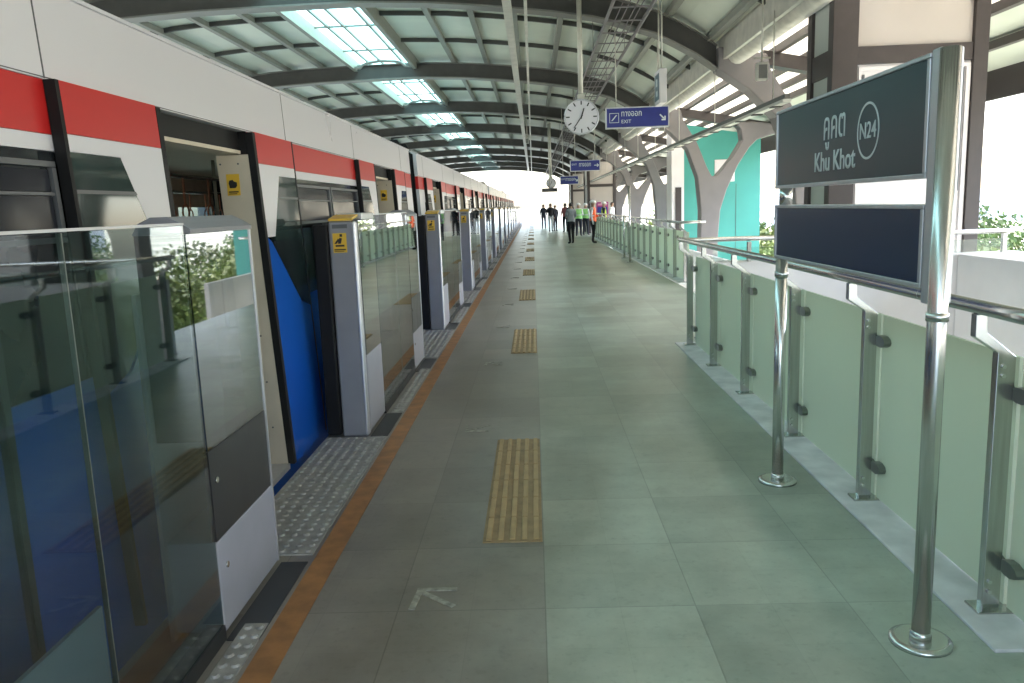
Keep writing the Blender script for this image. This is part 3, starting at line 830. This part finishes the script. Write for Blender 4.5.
# ================================================================== BROWN FRAMED SHAFT by the stairs
sh = thing('lift_shaft', 'brown framed enclosure with cream panels behind the station name sign', 'enclosure')
Y0, Z1 = 10.0, 4.0
def post(x0, x1, y0, y1, z0=0, z1=Z1): MB().box(x0, x1, y0, y1, z0, z1, .006).build('post', M_brown, sh)
post(3.60, 3.90, Y0, Y0 + .16); post(5.25, 5.42, Y0, Y0 + .16); post(3.60, 3.70, Y0 + .75, Y0 + .9); post(5.28, 5.42, Y0 + .75, Y0 + .9)
for (z0, z1) in ((3.12, 3.32),):
    MB().box(3.902, 5.248, Y0 + .02, Y0 + .14, z0, z1, .004).build('beam', M_brown, sh)
    MB().box(3.615, 3.70, Y0 + .162, Y0 + .748, z0 - .1, z1, .004).build('beam', M_brown, sh)
MB().box(3.902, 5.248, Y0 + .06, Y0 + .10, 3.322, Z1).build('upper_panel', M_panel, sh)
MB().box(3.902, 5.248, Y0 + .06, Y0 + .10, 0, 3.118).build('lower_panel', M_wall, sh)
b = MB(); b.box(3.93, 5.24, Y0 + .035, Y0 + .058, 3.05, 3.09); b.box(3.93, 3.96, Y0 + .035, Y0 + .058, .05, 3.049); b.box(5.19, 5.24, Y0 + .03, Y0 + .058, .05, 3.049); b.build('door_frame', M_wall, sh)
b = MB(); b.box(5.11, 5.17, Y0 + .04, Y0 + .059, 1.6, 3.04); b.build('hinge_strip', M_louvre, sh)
b = MB(); b.box(3.97, 4.0, Y0 + .04, Y0 + .059, 2.78, 3.0); b.build('hinge_strip', M_louvre, sh)
for (z0, z1) in ((0, 3.018), (3.322, Z1)): MB().box(3.64, 3.67, Y0 + .162, Y0 + .748, z0, z1).build('side_panel', M_gpanel, sh)
MB().box(3.702, 5.278, Y0 + .8, Y0 + .84, 0, Z1).build('back_panel', M_gpanel, sh)

# enclosures farther along the platform
def kiosk(label, x0, x1, y0, y1, h):
    r = thing('enclosure', label, 'enclosure', group='cream panelled enclosures on the platform')
    for (xa, ya) in ((x0, y0), (x1 - .16, y0), (x0, y1 - .16), (x1 - .16, y1 - .16)):
        MB().box(xa, xa + .16, ya, ya + .16, 0, h, .01).build('post', M_brown, r)
    for z in (2.5, h - .16):
        MB().box(x0 + .162, x1 - .162, y0 + .02, y0 + .13, z, z + .15, .01).build('beam', M_brown, r)
        MB().box(x0 + .02, x0 + .13, y0 + .162, y1 - .162, z, z + .15, .01).build('beam', M_brown, r)
    for (z0, z1) in ((0, 2.498), (2.652, h - .162)):
        MB().box(x0 + .162, x1 - .162, y0 + .06, y0 + .10, z0, z1).build('panel', M_panel, r)
        MB().box(x0 + .06, x0 + .10, y0 + .162, y1 - .162, z0, z1).build('panel', M_panel, r)
    MB().box(x0 + .17, x1 - .17, y0 + .18, y1 - .1, h - .14, h - .02).build('roof', M_brown, r)
    return r
kiosk('nearer of two cream panelled enclosures with brown posts, behind the orange vest worker', 2.98, 4.55, 44.5, 47.5, 4.0)
kiosk('farther cream panelled enclosure with brown posts, left of the nearer one', 2.72, 4.2, 58, 61, 3.9)
# poster stand
ps = thing('poster_stand', 'magenta and purple poster stand in front of the nearer cream enclosure', 'poster stand', (3.66, 43, 0))
MB().box(-.32, .32, 0, .04, .85, 1.68, .01).build('poster', M_maroon, ps)
MB().box(-.26, .26, -.004, -.0005, 1.02, 1.42).build('picture_panel', M_signblue, ps)
MB().box(-.24, .24, -.004, -.0005, 1.5, 1.6).build('title_bar', mat('pink_print', (0.6, .25, .35), .5), ps)
for s in (-1, 1): MB().box(s * .25 - .02, s * .25 + .02, .005, .035, 0, .849).build('leg', M_steelb, ps)

# teal lift tower outside the platform
tw = thing('lift_tower', 'tall teal clad tower with a white corner behind the forked column', 'tower')
TY = 25.0
b = MB(); b.prism([(4.63, TY, -12), (6.93, TY, -12), (6.93, TY, canz(6.93) - .2), (4.63, TY, canz(4.63) - .2)], (0, .9, 0)); b.build('teal_wall', M_teal, tw)
b = MB(); b.prism([(4.25, TY, -12), (4.625, TY, -12), (4.625, TY, canz(4.63) - .2), (4.25, TY, canz(4.25) - .2)], (0, .9, 0)); b.build('white_corner', M_wall, tw)
MB().box(4.36, 4.54, TY - .03, TY - .002, 0, 2.0).build('door', M_brown, tw)
b = MB()
b.box(5.55, 6.15, TY - .02, TY - .002, 2.12, 2.78)
for k in range(9): b.box(5.57, 6.13, TY - .05, TY - .021, 2.15 + k * .068, 2.19 + k * .068)
b.build('louvre', M_wall, tw)
for x in (5.4, 6.2):
    b = MB(); b.box(x - .006, x + .006, TY - .006, TY - .001, -12, 2.05); b.build('cladding_joint', M_brown, tw)

# ================================================================== OVERHEAD SERVICES
def tray(label, x, z, wd, h, y0=2, y1=80):
    t = thing('cable_tray', label, 'cable tray')
    MB().box(x - wd / 2, x + wd / 2, y0, y1, z, z + h, .005).build('trunking', M_tray, t)
    yy = 6.0
    while yy < y1:
        zz = soff(x) + .02
        if abs((yy - 14.4) / 8 - round((yy - 14.4) / 8)) < .01 or True:
            b = MB(); b.tube([(x, yy, z + h), (x, yy, zz + .4)], .008, 6); b.build('hanger', M_tray, t)
        yy += 4
    return t
tray('thick pale cable trunking running along the platform under the roof', -.30, 4.58, .13, .10)
tray('thin pale conduit running beside the thick trunking under the roof', -.02, 4.55, .05, .05)
# ladder tray
lt = thing('ladder_tray', 'dark ladder shaped cable tray with cables under the roof, right of the clock pole', 'cable tray')
b = MB()
for x in (1.25, 1.85): b.box(x - .012, x + .012, 6, 80, 4.43, 4.50)
yy = 6.2
while yy < 80: b.box(1.27, 1.83, yy, yy + .03, 4.44, 4.46); yy += .9
b.build('tray_frame', M_colm, lt)
b = MB()
for x in (1.4, 1.5, 1.62, 1.7): b.tube([(x, 6, 4.475), (x, 80, 4.475)], .010, 6)
b.build('cable', M_colm, lt)
for yy in fine(8.4, 78, 18):
    b = MB()
    for x in (1.25, 1.85): b.tube([(x, yy, 4.5), (x, yy, soff(x) + .42)], .006, 6)
    b.build('hanger', M_flange, lt)
# lighting trunking over the balustrade
lg = thing('light_trunking', 'long pale lighting rail hanging above the balustrade line on thin rods', 'light rail')
MB().box(3.15, 3.25, 10.4, 60, 2.76, 2.80).build('rail', M_rail, lg)
MB().box(3.17, 3.23, 10.4, 60, 2.801, 2.86).build('channel', M_flange, lg)
yy = 10.8
while yy < 60:
    MB().box(3.13, 3.27, yy, yy + .12, 2.745, 2.758).build('clip', M_joint, lg); yy += .9
for yy in fine(11, 59, 14):
    b = MB(); b.tube([(3.2, yy, 2.86), (3.2, yy, soff(3.2) + .2)], .008, 6); b.build('rod', M_tray, lg)
# speakers on rods
sp0 = None
for i, (x, yy, z) in enumerate(((3.02, 10.9, 3.22), (3.0, 19.0, 3.3), (-.15, 33, 4.2))):
    lab = ['small grey speaker box on a rod above the name sign', 'small grey speaker box on a rod near the teal wall', 'small grey speaker box under the roof left of the clock'][i]
    t = thing('speaker', lab, 'speaker', (x, yy, z), group='speaker boxes hanging from the roof')
    b = MB(); b.box(-.07, .07, -.06, .06, -.12, .10, .012); bo = b.build('box', M_tray, t)
    MB().box(-.055, .055, -.066, -.0605, -.10, .07).build('grille', M_flange, bo)
    b = MB(); b.tube([(0, 0, .10), (0, 0, soff(x) - z + .25)], .012, 8); b.build('rod', M_tray, t)
    b = MB(); b.tube([(-.11, 0, .16), (.11, 0, .16)], .01, 6); b.build('bracket', M_tray, t)

# clocks
def clock(label, x, y, z, r, hr, mn, grp='round station clocks on poles', zt=None):
    t = thing('station_clock', label, 'clock', (x, y, z), group=grp)
    b = MB(); b.disc((0, -.06, 0), (0, 1, 0), r, .12, 48); cs = b.build('case', M_flange, t)
    b = MB(); b.tube([((r + .002) * math.cos(a), -.062, (r + .002) * math.sin(a)) for a in [k * math.pi / 24 for k in range(49)]], .012, 8, cap=False); b.build('rim', M_alu, cs)
    b = MB(); b.disc((0, -.0605, 0), (0, -1, 0), r - .012, .004, 48); fc = b.build('dial', M_white, t)
    b = MB()
    for k in range(12):
        a = k * math.pi / 6; u_ = Vector((math.sin(a), 0, math.cos(a))); v_ = Vector((math.cos(a), 0, -math.sin(a)))
        c = Vector((0, -.0655, 0)); r0, r1 = r * .70, r * .92; wd = r * .035
        b.prism([c + u_ * r0 - v_ * wd, c + u_ * r1 - v_ * wd, c + u_ * r1 + v_ * wd, c + u_ * r0 + v_ * wd], (0, -.003, 0))
    b.build('tick', M_greyblack, fc)
    for (nm, a, ln, wd, yy_) in (('hour_hand', (hr % 12 + mn / 60) * math.pi / 6, .52, .045, -.069), ('minute_hand', mn * math.pi / 30, .80, .032, -.073)):
        u_ = Vector((math.sin(a), 0, math.cos(a))); v_ = Vector((math.cos(a), 0, -math.sin(a))); c = Vector((0, yy_, 0))
        b = MB(); b.prism([c - u_ * r * .12 - v_ * r * wd, c + u_ * r * ln - v_ * r * wd * .7, c + u_ * r * ln + v_ * r * wd * .7, c - u_ * r * .12 + v_ * r * wd], (0, -.003, 0)); b.build(nm, M_greyblack, fc)
    b = MB(); b.box(-.06, .06, -.05, .05, r - .01, r + .09, .01); b.build('neck', M_tray, t)
    b = MB(); b.tube([(0, 0, r + .08), (0, 0, soff(x) - z + .4)], .042, 14); b.build('pole', M_tray, t)
    return t
clock('large round white station clock hanging on a pole beside the blue exit sign', .862, 14.0, 3.05, .282, 12, 36)
clock('small distant round clock above a grey display, at the far end', .83, 36.0, 2.56, .21, 12, 36)

def blue_sign(label, x0, x1, y, z0, z1, kind, grp):
    t = thing('exit_sign', label, 'sign', ((x0 + x1) / 2, y, z0), group=grp)
    wd = (x1 - x0); h = z1 - z0
    b = MB(); b.box(-wd/2 + .02, wd/2 - .02, -.05, .05, .02, h - .02); f = b.build('face', M_signblue, t)
    b = MB(); b.box(-wd/2, wd/2, -.06, .06, h - .0195, h, .003); b.box(-wd/2, wd/2, -.06, .06, 0, .0195, .003); b.box(-wd/2, -wd/2 + .0195, -.06, .06, .02, h - .02); b.box(wd/2 - .0195, wd/2, -.06, .06, .02, h - .02)
    b.build('frame', M_alu, f)
    for s in (-1, 1):
        b = MB(); b.tube([(s * wd * .33, 0, h), (s * wd * .33, 0, soff(t.location.x) - z0 + .4)], .010, 8); b.build('rod', M_tray, t)
    X_, Z_ = (1, 0, 0), (0, 0, 1)
    yo = -.0505
    def arrow(cx, cz, s, ang):
        pts = [[(-1, -.16), (.35, -.16), (.35, .16), (-1, .16)], [(1, 0), (.30, .72), (.02, .52), (.5, .0)], [(1, 0), (.5, 0), (.02, -.52), (.30, -.72)]]
        ca, sa = math.cos(ang), math.sin(ang)
        pl = [[(cx + s * (p[0] * ca - p[1] * sa), cz + s * (p[0] * sa + p[1] * ca)) for p in q] for q in pts]
        poly_plate('arrow', pl, M_letter, f, (0, yo, 0), X_, Z_, .002)
    if kind == 'exit':
        arrow(wd * .40, h * .45, .075, -math.pi / 4)
        a, c = -wd * .44, h * .5; s = .085
        fr = [[(a, c - s), (a + 2*s, c - s), (a + 2*s, c - s + .008), (a, c - s + .008)], [(a, c + s - .008), (a + 2*s, c + s - .008), (a + 2*s, c + s), (a, c + s)],
              [(a, c - s + .009), (a + .008, c - s + .009), (a + .008, c + s - .009), (a, c + s - .009)], [(a + 2*s - .008, c - s + .009), (a + 2*s, c - s + .009), (a + 2*s, c + s - .009), (a + 2*s - .008, c + s - .009)],
              [(a + .03, c - .05), (a + .055, c - .05), (a + .14, c + .05), (a + .115, c + .05)]]
        poly_plate('escalator_symbol', fr, M_letter, f, (0, yo, 0), X_, Z_, .002)
        text_obj('thai_letters', 'ทางออก', .085, M_letter, f, (-wd * .25, yo, h * .56), X_, Z_, width=.36)
        text_obj('latin_letters', 'EXIT', .06, M_letter, f, (-wd * .25, yo, h * .24), X_, Z_)
    else:
        arrow(wd * .38, h * .5, .07, 0 if kind == 'right' else -math.pi / 4)
        text_obj('thai_letters', 'ทางออก', .10, M_letter, f, (-wd * .2, yo, h * .42), X_, Z_, width=.34)
        text_obj('latin_letters', 'EXIT', .05, M_letter, f, (-wd * .44, yo, h * .55), X_, Z_)
    return t
blue_sign('nearest large blue exit sign with white escalator symbol and diagonal arrow', 1.36, 2.50, 15.0, 2.925, 3.295, 'exit', 'blue hanging exit signs')
blue_sign('middle blue exit sign with a white arrow pointing right, below the large one', 1.12, 2.0, 24.0, 2.55, 2.87, 'right', 'blue hanging exit signs')
blue_sign('farthest small blue exit sign just left of the middle one', 1.02, 1.70, 30.0, 2.33, 2.64, 'diag', 'blue hanging exit signs')
# flag sign
fs = thing('flag_sign', 'grey edge-on box sign with blue face hanging in front of the large blue exit sign', 'sign', (2.04, 13.0, 3.07))
MB().box(-.05, .06, -.25, .28, .02, .53, .012).build('case', M_wall, fs)
MB().box(-.056, -.0505, -.18, .20, .08, .47).build('face', mat('flag_blue', (.10, .16, .22), .3), fs)
for yy in (-.15, .15):
    MB().tube([(0, yy, .53), (0, yy, soff(2.04) - 3.07 + .35)], .012, 8).build('rod', M_tray, fs)
b = MB(); b.box(-.0585, -.0565, -.08, .06, .14, .22); b.box(-.0585, -.0565, -.06, .08, .29, .40); b.build('symbol', M_letter, fs)
# passenger display far away
pdp = thing('display_board', 'small grey passenger display hanging below the distant clock', 'display', (.75, 35.6, 2.18))
MB().box(-.34, .34, -.06, .06, 0, .16, .01).build('case', M_louvre, pdp)
MB().box(-.30, .30, -.066, -.061, .03, .13).build('screen', M_dglass, pdp)
MB().tube([(0, .1, .16), (0, .1, 2.9)], .02, 8).build('pole', M_tray, pdp)
# slim pole pair beside the far balustrade
pp = thing('slim_pole', 'taller of two slim steel poles in front of the far balustrade', 'pole', (2.58, 21.8, 0))
MB().tube([(0, 0, .02), (0, 0, 2.05)], .03, 12).build('shaft', M_steel, pp)
MB().disc((0, 0, 0), (0, 0, 1), .09, .02, 20).build('base_flange', M_steel, pp)
p2 = thing('slim_pole', 'shorter slim steel pole behind the taller one at the far balustrade', 'pole', (2.62, 23.5, 0))
MB().tube([(0, 0, .02), (0, 0, 1.25)], .03, 12).build('shaft', M_steel, p2)
MB().disc((0, 0, 0), (0, 0, 1), .09, .02, 20).build('base_flange', M_steel, p2)
# end gate of the platform
eg = thing('end_fence', 'small dark steel fence panel closing the far end of the platform', 'fence', (-.1, 88, 0))
for x in (-.45, .45): MB().box(x - .04, x + .04, 0, .06, 0, 1.15).build('post', M_brown, eg)
for z in (.12, 1.05): MB().box(-.41, .41, .01, .05, z, z + .07).build('rail', M_brown, eg)
for x in fine(-.34, .34, 6): MB().box(x - .012, x + .012, .015, .045, .191, 1.049).build('bar', M_brown, eg)

# ================================================================== PEOPLE
def person(label, x, y, rz, h, shirt, trousers, vest=None, helmet=None, hair=True, arms='down', stride=.06, lean=0.0, group='people standing on the platform'):
    V, E_, Rr = [], [], []
    def v(p, r, par=None):
        V.append(Vector(p)); r = r if isinstance(r, tuple) else (r, r); k_ = 1.2 if p[2] < 1.5 and max(r) > .035 else 1.0; Rr.append((r[0] * k_, r[1] * k_))
        if par is not None: E_.append((par, len(V) - 1))
        return len(V) - 1
    pel = v((0, 0, .96), (.155, .105))
    sp = v((0, -.01, 1.12), (.145, .10), pel); ch = v((0, 0, 1.30), (.165, .11), sp); up = v((0, .01, 1.43), (.12, .085), ch)
    nk = v((0, .0, 1.52), .052, up); hb = v((0, -.015, 1.60), .078, nk); ht = v((0, -.01, 1.69), (.082, .096), hb); v((0, 0, 1.745), .06, ht)
    nose = v((0, -.105, 1.635), .014, hb)
    for s in (-1, 1):
        v((s * .082, .0, 1.64), .012, hb)
        shd = v((s * .17, .01, 1.42), .062, up)
        if arms == 'down' or (arms == 'one' and s < 0):
            el = v((s * .235, .03, 1.15), .045, shd); wr = v((s * .24, -.03, .92), .030, el); hd = v((s * .24, -.045, .84), (.036, .022), wr); fd = Vector((0, -.012, -.05))
        else:
            el = v((s * .23, .0, 1.15), .045, shd); wr = v((s * .15, -.21, 1.12), .030, el); hd = v((s * .11, -.28, 1.14), (.036, .022), wr); fd = Vector((-s * .02, -.045, .0))
        for q in range(4):
            off = Vector((0, .028 - q * .019, 0)) if fd.z < -.02 else Vector((0, 0, .028 - q * .019))
            ln = (.8, 1, 1.08, .95)[q]
            f1 = v(V[hd] + off + fd * .5, .009, hd); v(V[hd] + off + fd * (.5 + .75 * ln), .007, f1)
        tb = v(V[hd] + (Vector((-s * .02, -.035, -.01)) if fd.z < -.02 else Vector((0, -.01, .045))), .009, hd)
        hip = v((s * .095, 0, .90), (.10, .10), pel)
        kn = v((s * .105, -.02 + s * stride * .5, .50), .062, hip); an = v((s * .11, .02 + s * stride, .10), .042, kn)
        hl = v((s * .115, .01 + s * stride, .045), (.042, .040), an); v((s * .13, -.16 + s * stride, .035), (.042, .030), hl)
    me = bpy.data.meshes.new('person'); me.from_pydata([tuple(p) for p in V], E_, [])
    o = bpy.data.objects.new('person', me); COL.objects.link(o)
    md = o.modifiers.new('skin', 'SKIN'); md.use_smooth_shade = True
    sv = me.skin_vertices[0].data
    for i, r in enumerate(Rr): sv[i].radius = r; sv[i].use_root = (i == 0)
    sb = o.modifiers.new('sub', 'SUBSURF'); sb.levels = 1; sb.render_levels = 1
    dg = bpy.context.evaluated_depsgraph_get()
    m2 = bpy.data.meshes.new_from_object(o.evaluated_get(dg))
    o.modifiers.clear(); o.data = m2; bpy.data.meshes.remove(me)
    m2.materials.clear()
    for mm_ in (shirt, trousers, M_skin, M_greyblack): m2.materials.append(mm_)
    for p in m2.polygons:
        c = p.center; p.use_smooth = True
        if c.z > 1.50: k = 2
        elif c.z < .085: k = 3
        elif abs(c.x) > .19 and c.z < .90 and arms == 'down': k = 2
        elif c.y < -.235 and c.z > 1.0: k = 2
        elif c.z < .97 and abs(c.x) < .20: k = 1
        else: k = 0
        p.material_index = k
    def shell(name, test, d, mm_):
        bm = bmesh.new(); bm.from_mesh(m2)
        bm.normal_update()
        kill = [f for f in bm.faces if not test(f.calc_center_median())]
        bmesh.ops.delete(bm, geom=kill, context='FACES')
        for vv in bm.verts: vv.co += vv.normal * d
        n_ = bpy.data.meshes.new(name); bm.to_mesh(n_); bm.free(); n_.materials.append(mm_)
        c_ = bpy.data.objects.new(name, n_); COL.objects.link(c_); c_.parent = o; return c_
    if vest: shell('safety_vest', lambda c: .93 < c.z < 1.475 and abs(c.x) < .19 and c.y > -.2, .014, vest)
    if vest:
        b = MB(); ring_ = [(.19 * math.cos(a), .128 * math.sin(a), 1.12) for a in [k * math.pi / 12 for k in range(25)]]
        b.strip(ring_, [(p[0], p[1], 1.165) for p in ring_], (0, 0, .002)); b.build('reflective_band', M_white, o)
    if helmet:
        b = MB(); b.ball((0, -.005, 1.70), .118, .140, .105, 2)
        bmesh.ops.delete(b.bm, geom=[q for q in b.bm.verts if q.co.z < 1.672], context='VERTS')
        b.tube([(.125 * math.cos(a), -.025 + .155 * math.sin(a), 1.675) for a in [k * math.pi / 12 for k in range(25)]], .010, 6, cap=False)
        b.build('helmet', helmet, o)
    elif hair:
        shell('hair', lambda c: c.z > 1.70 or (c.z > 1.60 and c.y > -.012), .012, M_hair)
    s_ = h / 1.76
    o.scale = (s_, s_, s_); o.location = (x, y, 0); o.rotation_euler = (lean, 0, rz)
    return tag(o, label, 'person', group)
C_black = mat('black_cloth', (.014, .014, .017), .85)
C_navy = mat('navy_cloth', (.016, .018, .03), .85)
C_grey = mat('grey_cloth', (.30, .32, .34), .85)
C_lt = mat('light_grey_cloth', (.42, .42, .42), .85)
C_pink = mat('pink_cloth', (.52, .17, .18), .85)
C_white = mat('white_cloth', (.70, .70, .70), .85)
C_green = mat('green_vest', (.36, .72, .26), .7)
C_orange = mat('orange_vest', (.85, .13, .03), .7)
C_lime = mat('lime_vest', (.50, .62, .06), .7)
H_white = mat('white_helmet', (.78, .78, .78), .3)
person('person in orange safety vest and white helmet standing by the balustrade', 2.45, 33.4, R(75), 1.72, C_white, C_black, C_orange, H_white, arms='one', stride=.03)
person('person in grey shirt and black trousers nearest on the platform, left of the orange vest', 1.56, 33.7, R(200), 1.68, C_grey, C_black, arms='up', stride=.10)
person('person in pale green safety vest, left one of the pair behind the grey shirt', 2.30, 41.3, R(170), 1.64, C_white, C_navy, C_green, H_white, arms='up')
person('person in pale green safety vest, right one of the pair beside the orange vest', 2.72, 42.3, R(150), 1.62, C_white, C_navy, C_green, H_white)
person('person in pink shirt and black trousers behind the grey shirt', 1.90, 48.2, R(190), 1.70, C_pink, C_black, stride=.05)
person('person in all black clothes right beside the pink shirt', 2.20, 48.0, R(160), 1.72, C_navy, C_black)
person('person in black jacket and grey trousers in the group of three at the far left', 1.07, 50.2, R(10), 1.72, C_black, C_lt, stride=.12)
person('person in dark clothes right behind the one with grey trousers', 1.36, 50.8, R(20), 1.60, C_navy, C_black, stride=.1)
person('person in dark clothes, leftmost and farthest of all on the platform', .72, 57.0, R(0), 1.68, C_navy, C_navy, stride=.14)
person('person in lime vest and white helmet behind the balustrade by the poster', 3.35, 38.6, R(90), 1.66, C_navy, C_black, C_lime, H_white)
person('person in white shirt behind the balustrade, right of the lime vest', 4.05, 41.8, R(60), 1.66, C_white, C_navy)

# ================================================================== OUTSIDE: TREES AND TOWN
def leaf_crown(seed, n=8000):
    rnd = random.Random(seed); bm = bmesh.new()
    blobs = [(rnd.uniform(-1.6, 1.6), rnd.uniform(-1.6, 1.6), rnd.uniform(-1.0, 1.6), rnd.uniform(.7, 1.3)) for _ in range(13)]
    for i in range(n):
        bx, by, bz, br = rnd.choice(blobs)
        d_ = Vector((rnd.gauss(0, 1), rnd.gauss(0, 1), rnd.gauss(0, 1))).normalized() * br * (rnd.random() ** .35)
        c = Vector((bx, by, bz)) + d_; s = rnd.uniform(.045, .10)
        a = Vector((rnd.gauss(0, 1), rnd.gauss(0, 1), rnd.gauss(0, .7))).normalized(); b2 = a.orthogonal().normalized(); c2 = a.cross(b2)
        q = [bm.verts.new(c + b2 * s), bm.verts.new(c + c2 * s * .6), bm.verts.new(c - b2 * s), bm.verts.new(c - c2 * s * .6)]
        bm.faces.new(q)
    me = bpy.data.meshes.new('crown'); bm.to_mesh(me); bm.free(); return me
M_leaf2 = mat('leaf_yellow_green', (0.15, 0.19, 0.04), 0.6, var=0.3, scale=0.7)
crowns = []
for sd_ in (1, 2, 3):
    me = leaf_crown(sd_); me.materials.append(M_leaf if sd_ != 2 else M_leaf2); crowns.append(me)
def tree(label, x, y, top, sc, k):
    t = thing('broadleaf_tree', label, 'tree', (x, y, -12), group='trees outside the station')
    c = bpy.data.objects.new('crown', crowns[k]); COL.objects.link(c); c.parent = t
    c.location = (0, 0, 12 + top - 2.3 * sc); c.scale = (sc, sc, sc); c.rotation_euler = (0, 0, random.uniform(0, 6))
    zc = 12 + top - 2.3 * sc
    b = MB(); b.tube([(0, 0, 0), (.1, 0, zc * .5), (0, .1, zc)], [.28, .22, .14], 8)
    for a in range(4):
        b.tube([(0, .1, zc - .8), (math.cos(a * 1.6) * sc, math.sin(a * 1.6) * sc, zc + .5 * sc)], [.1, .04], 6)
    b.build('trunk', M_bark, t)
spots = [(13.5, 42, .3, 1.5, 1, 'yellow green tree just right of the teal tower, below the handrail'), (17.5, 52, .5, 1.7, 0, 'darker tree behind the yellow green one by the teal tower'),
         (11, 30, .9, 1.5, 1, 'tree outside the platform, hidden behind the teal tower'), (9.5, 12.5, -2.2, 1.5, 1, 'tree low outside, right of the brown enclosure'), (20, 34, -.3, 1.9, 1, 'broad yellow green tree outside behind the name sign'), (26, 44, .1, 2.1, 0, 'large tree farther outside behind the name sign'),
         (30, 58, .5, 2.2, 2, 'far tree outside beyond the teal tower'), (14, 64, 2.2, 2.0, 1, 'tree outside beyond the forked columns'), (36, 52, .1, 2.4, 1, 'far tree outside at the right edge')]
for (x, y, top, sc_, k, lab) in spots: tree(lab, x, y, top, sc_, k)
def block(label, x, y, wx, wy, h):
    t = thing('town_building', label, 'building', (x, y, -12), group='pale town buildings on the horizon')
    MB().box(-wx/2, wx/2, -wy/2, wy/2, 0, h).build('walls', M_bld, t)
    nfl = int(h / 3.2)
    for f in range(nfl):
        MB().box(-wx/2 + .8, wx/2 - .8, -wy/2 - .05, -wy/2 + .05, 1 + f * 3.2, 2.4 + f * 3.2).build('window_band', M_bwin, t)
    MB().box(-wx/4, wx/4, -wy/4, wy/4, h, h + 2.2).build('roof_room', M_bld, t)
for q in ((120, 400, 30, 20, 15, 'pale tower block on the horizon right of the teal tower'), (165, 520, 40, 20, 12, 'wide pale block on the horizon right of the teal tower'), (210, 360, 26, 20, 14, 'pale block on the horizon behind the name sign'),
          (300, 480, 50, 24, 15, 'large pale block on the horizon at the right edge'), (255, 420, 22, 20, 11, 'small pale block on the horizon at the right edge')):
    block(q[5], *q[:5])
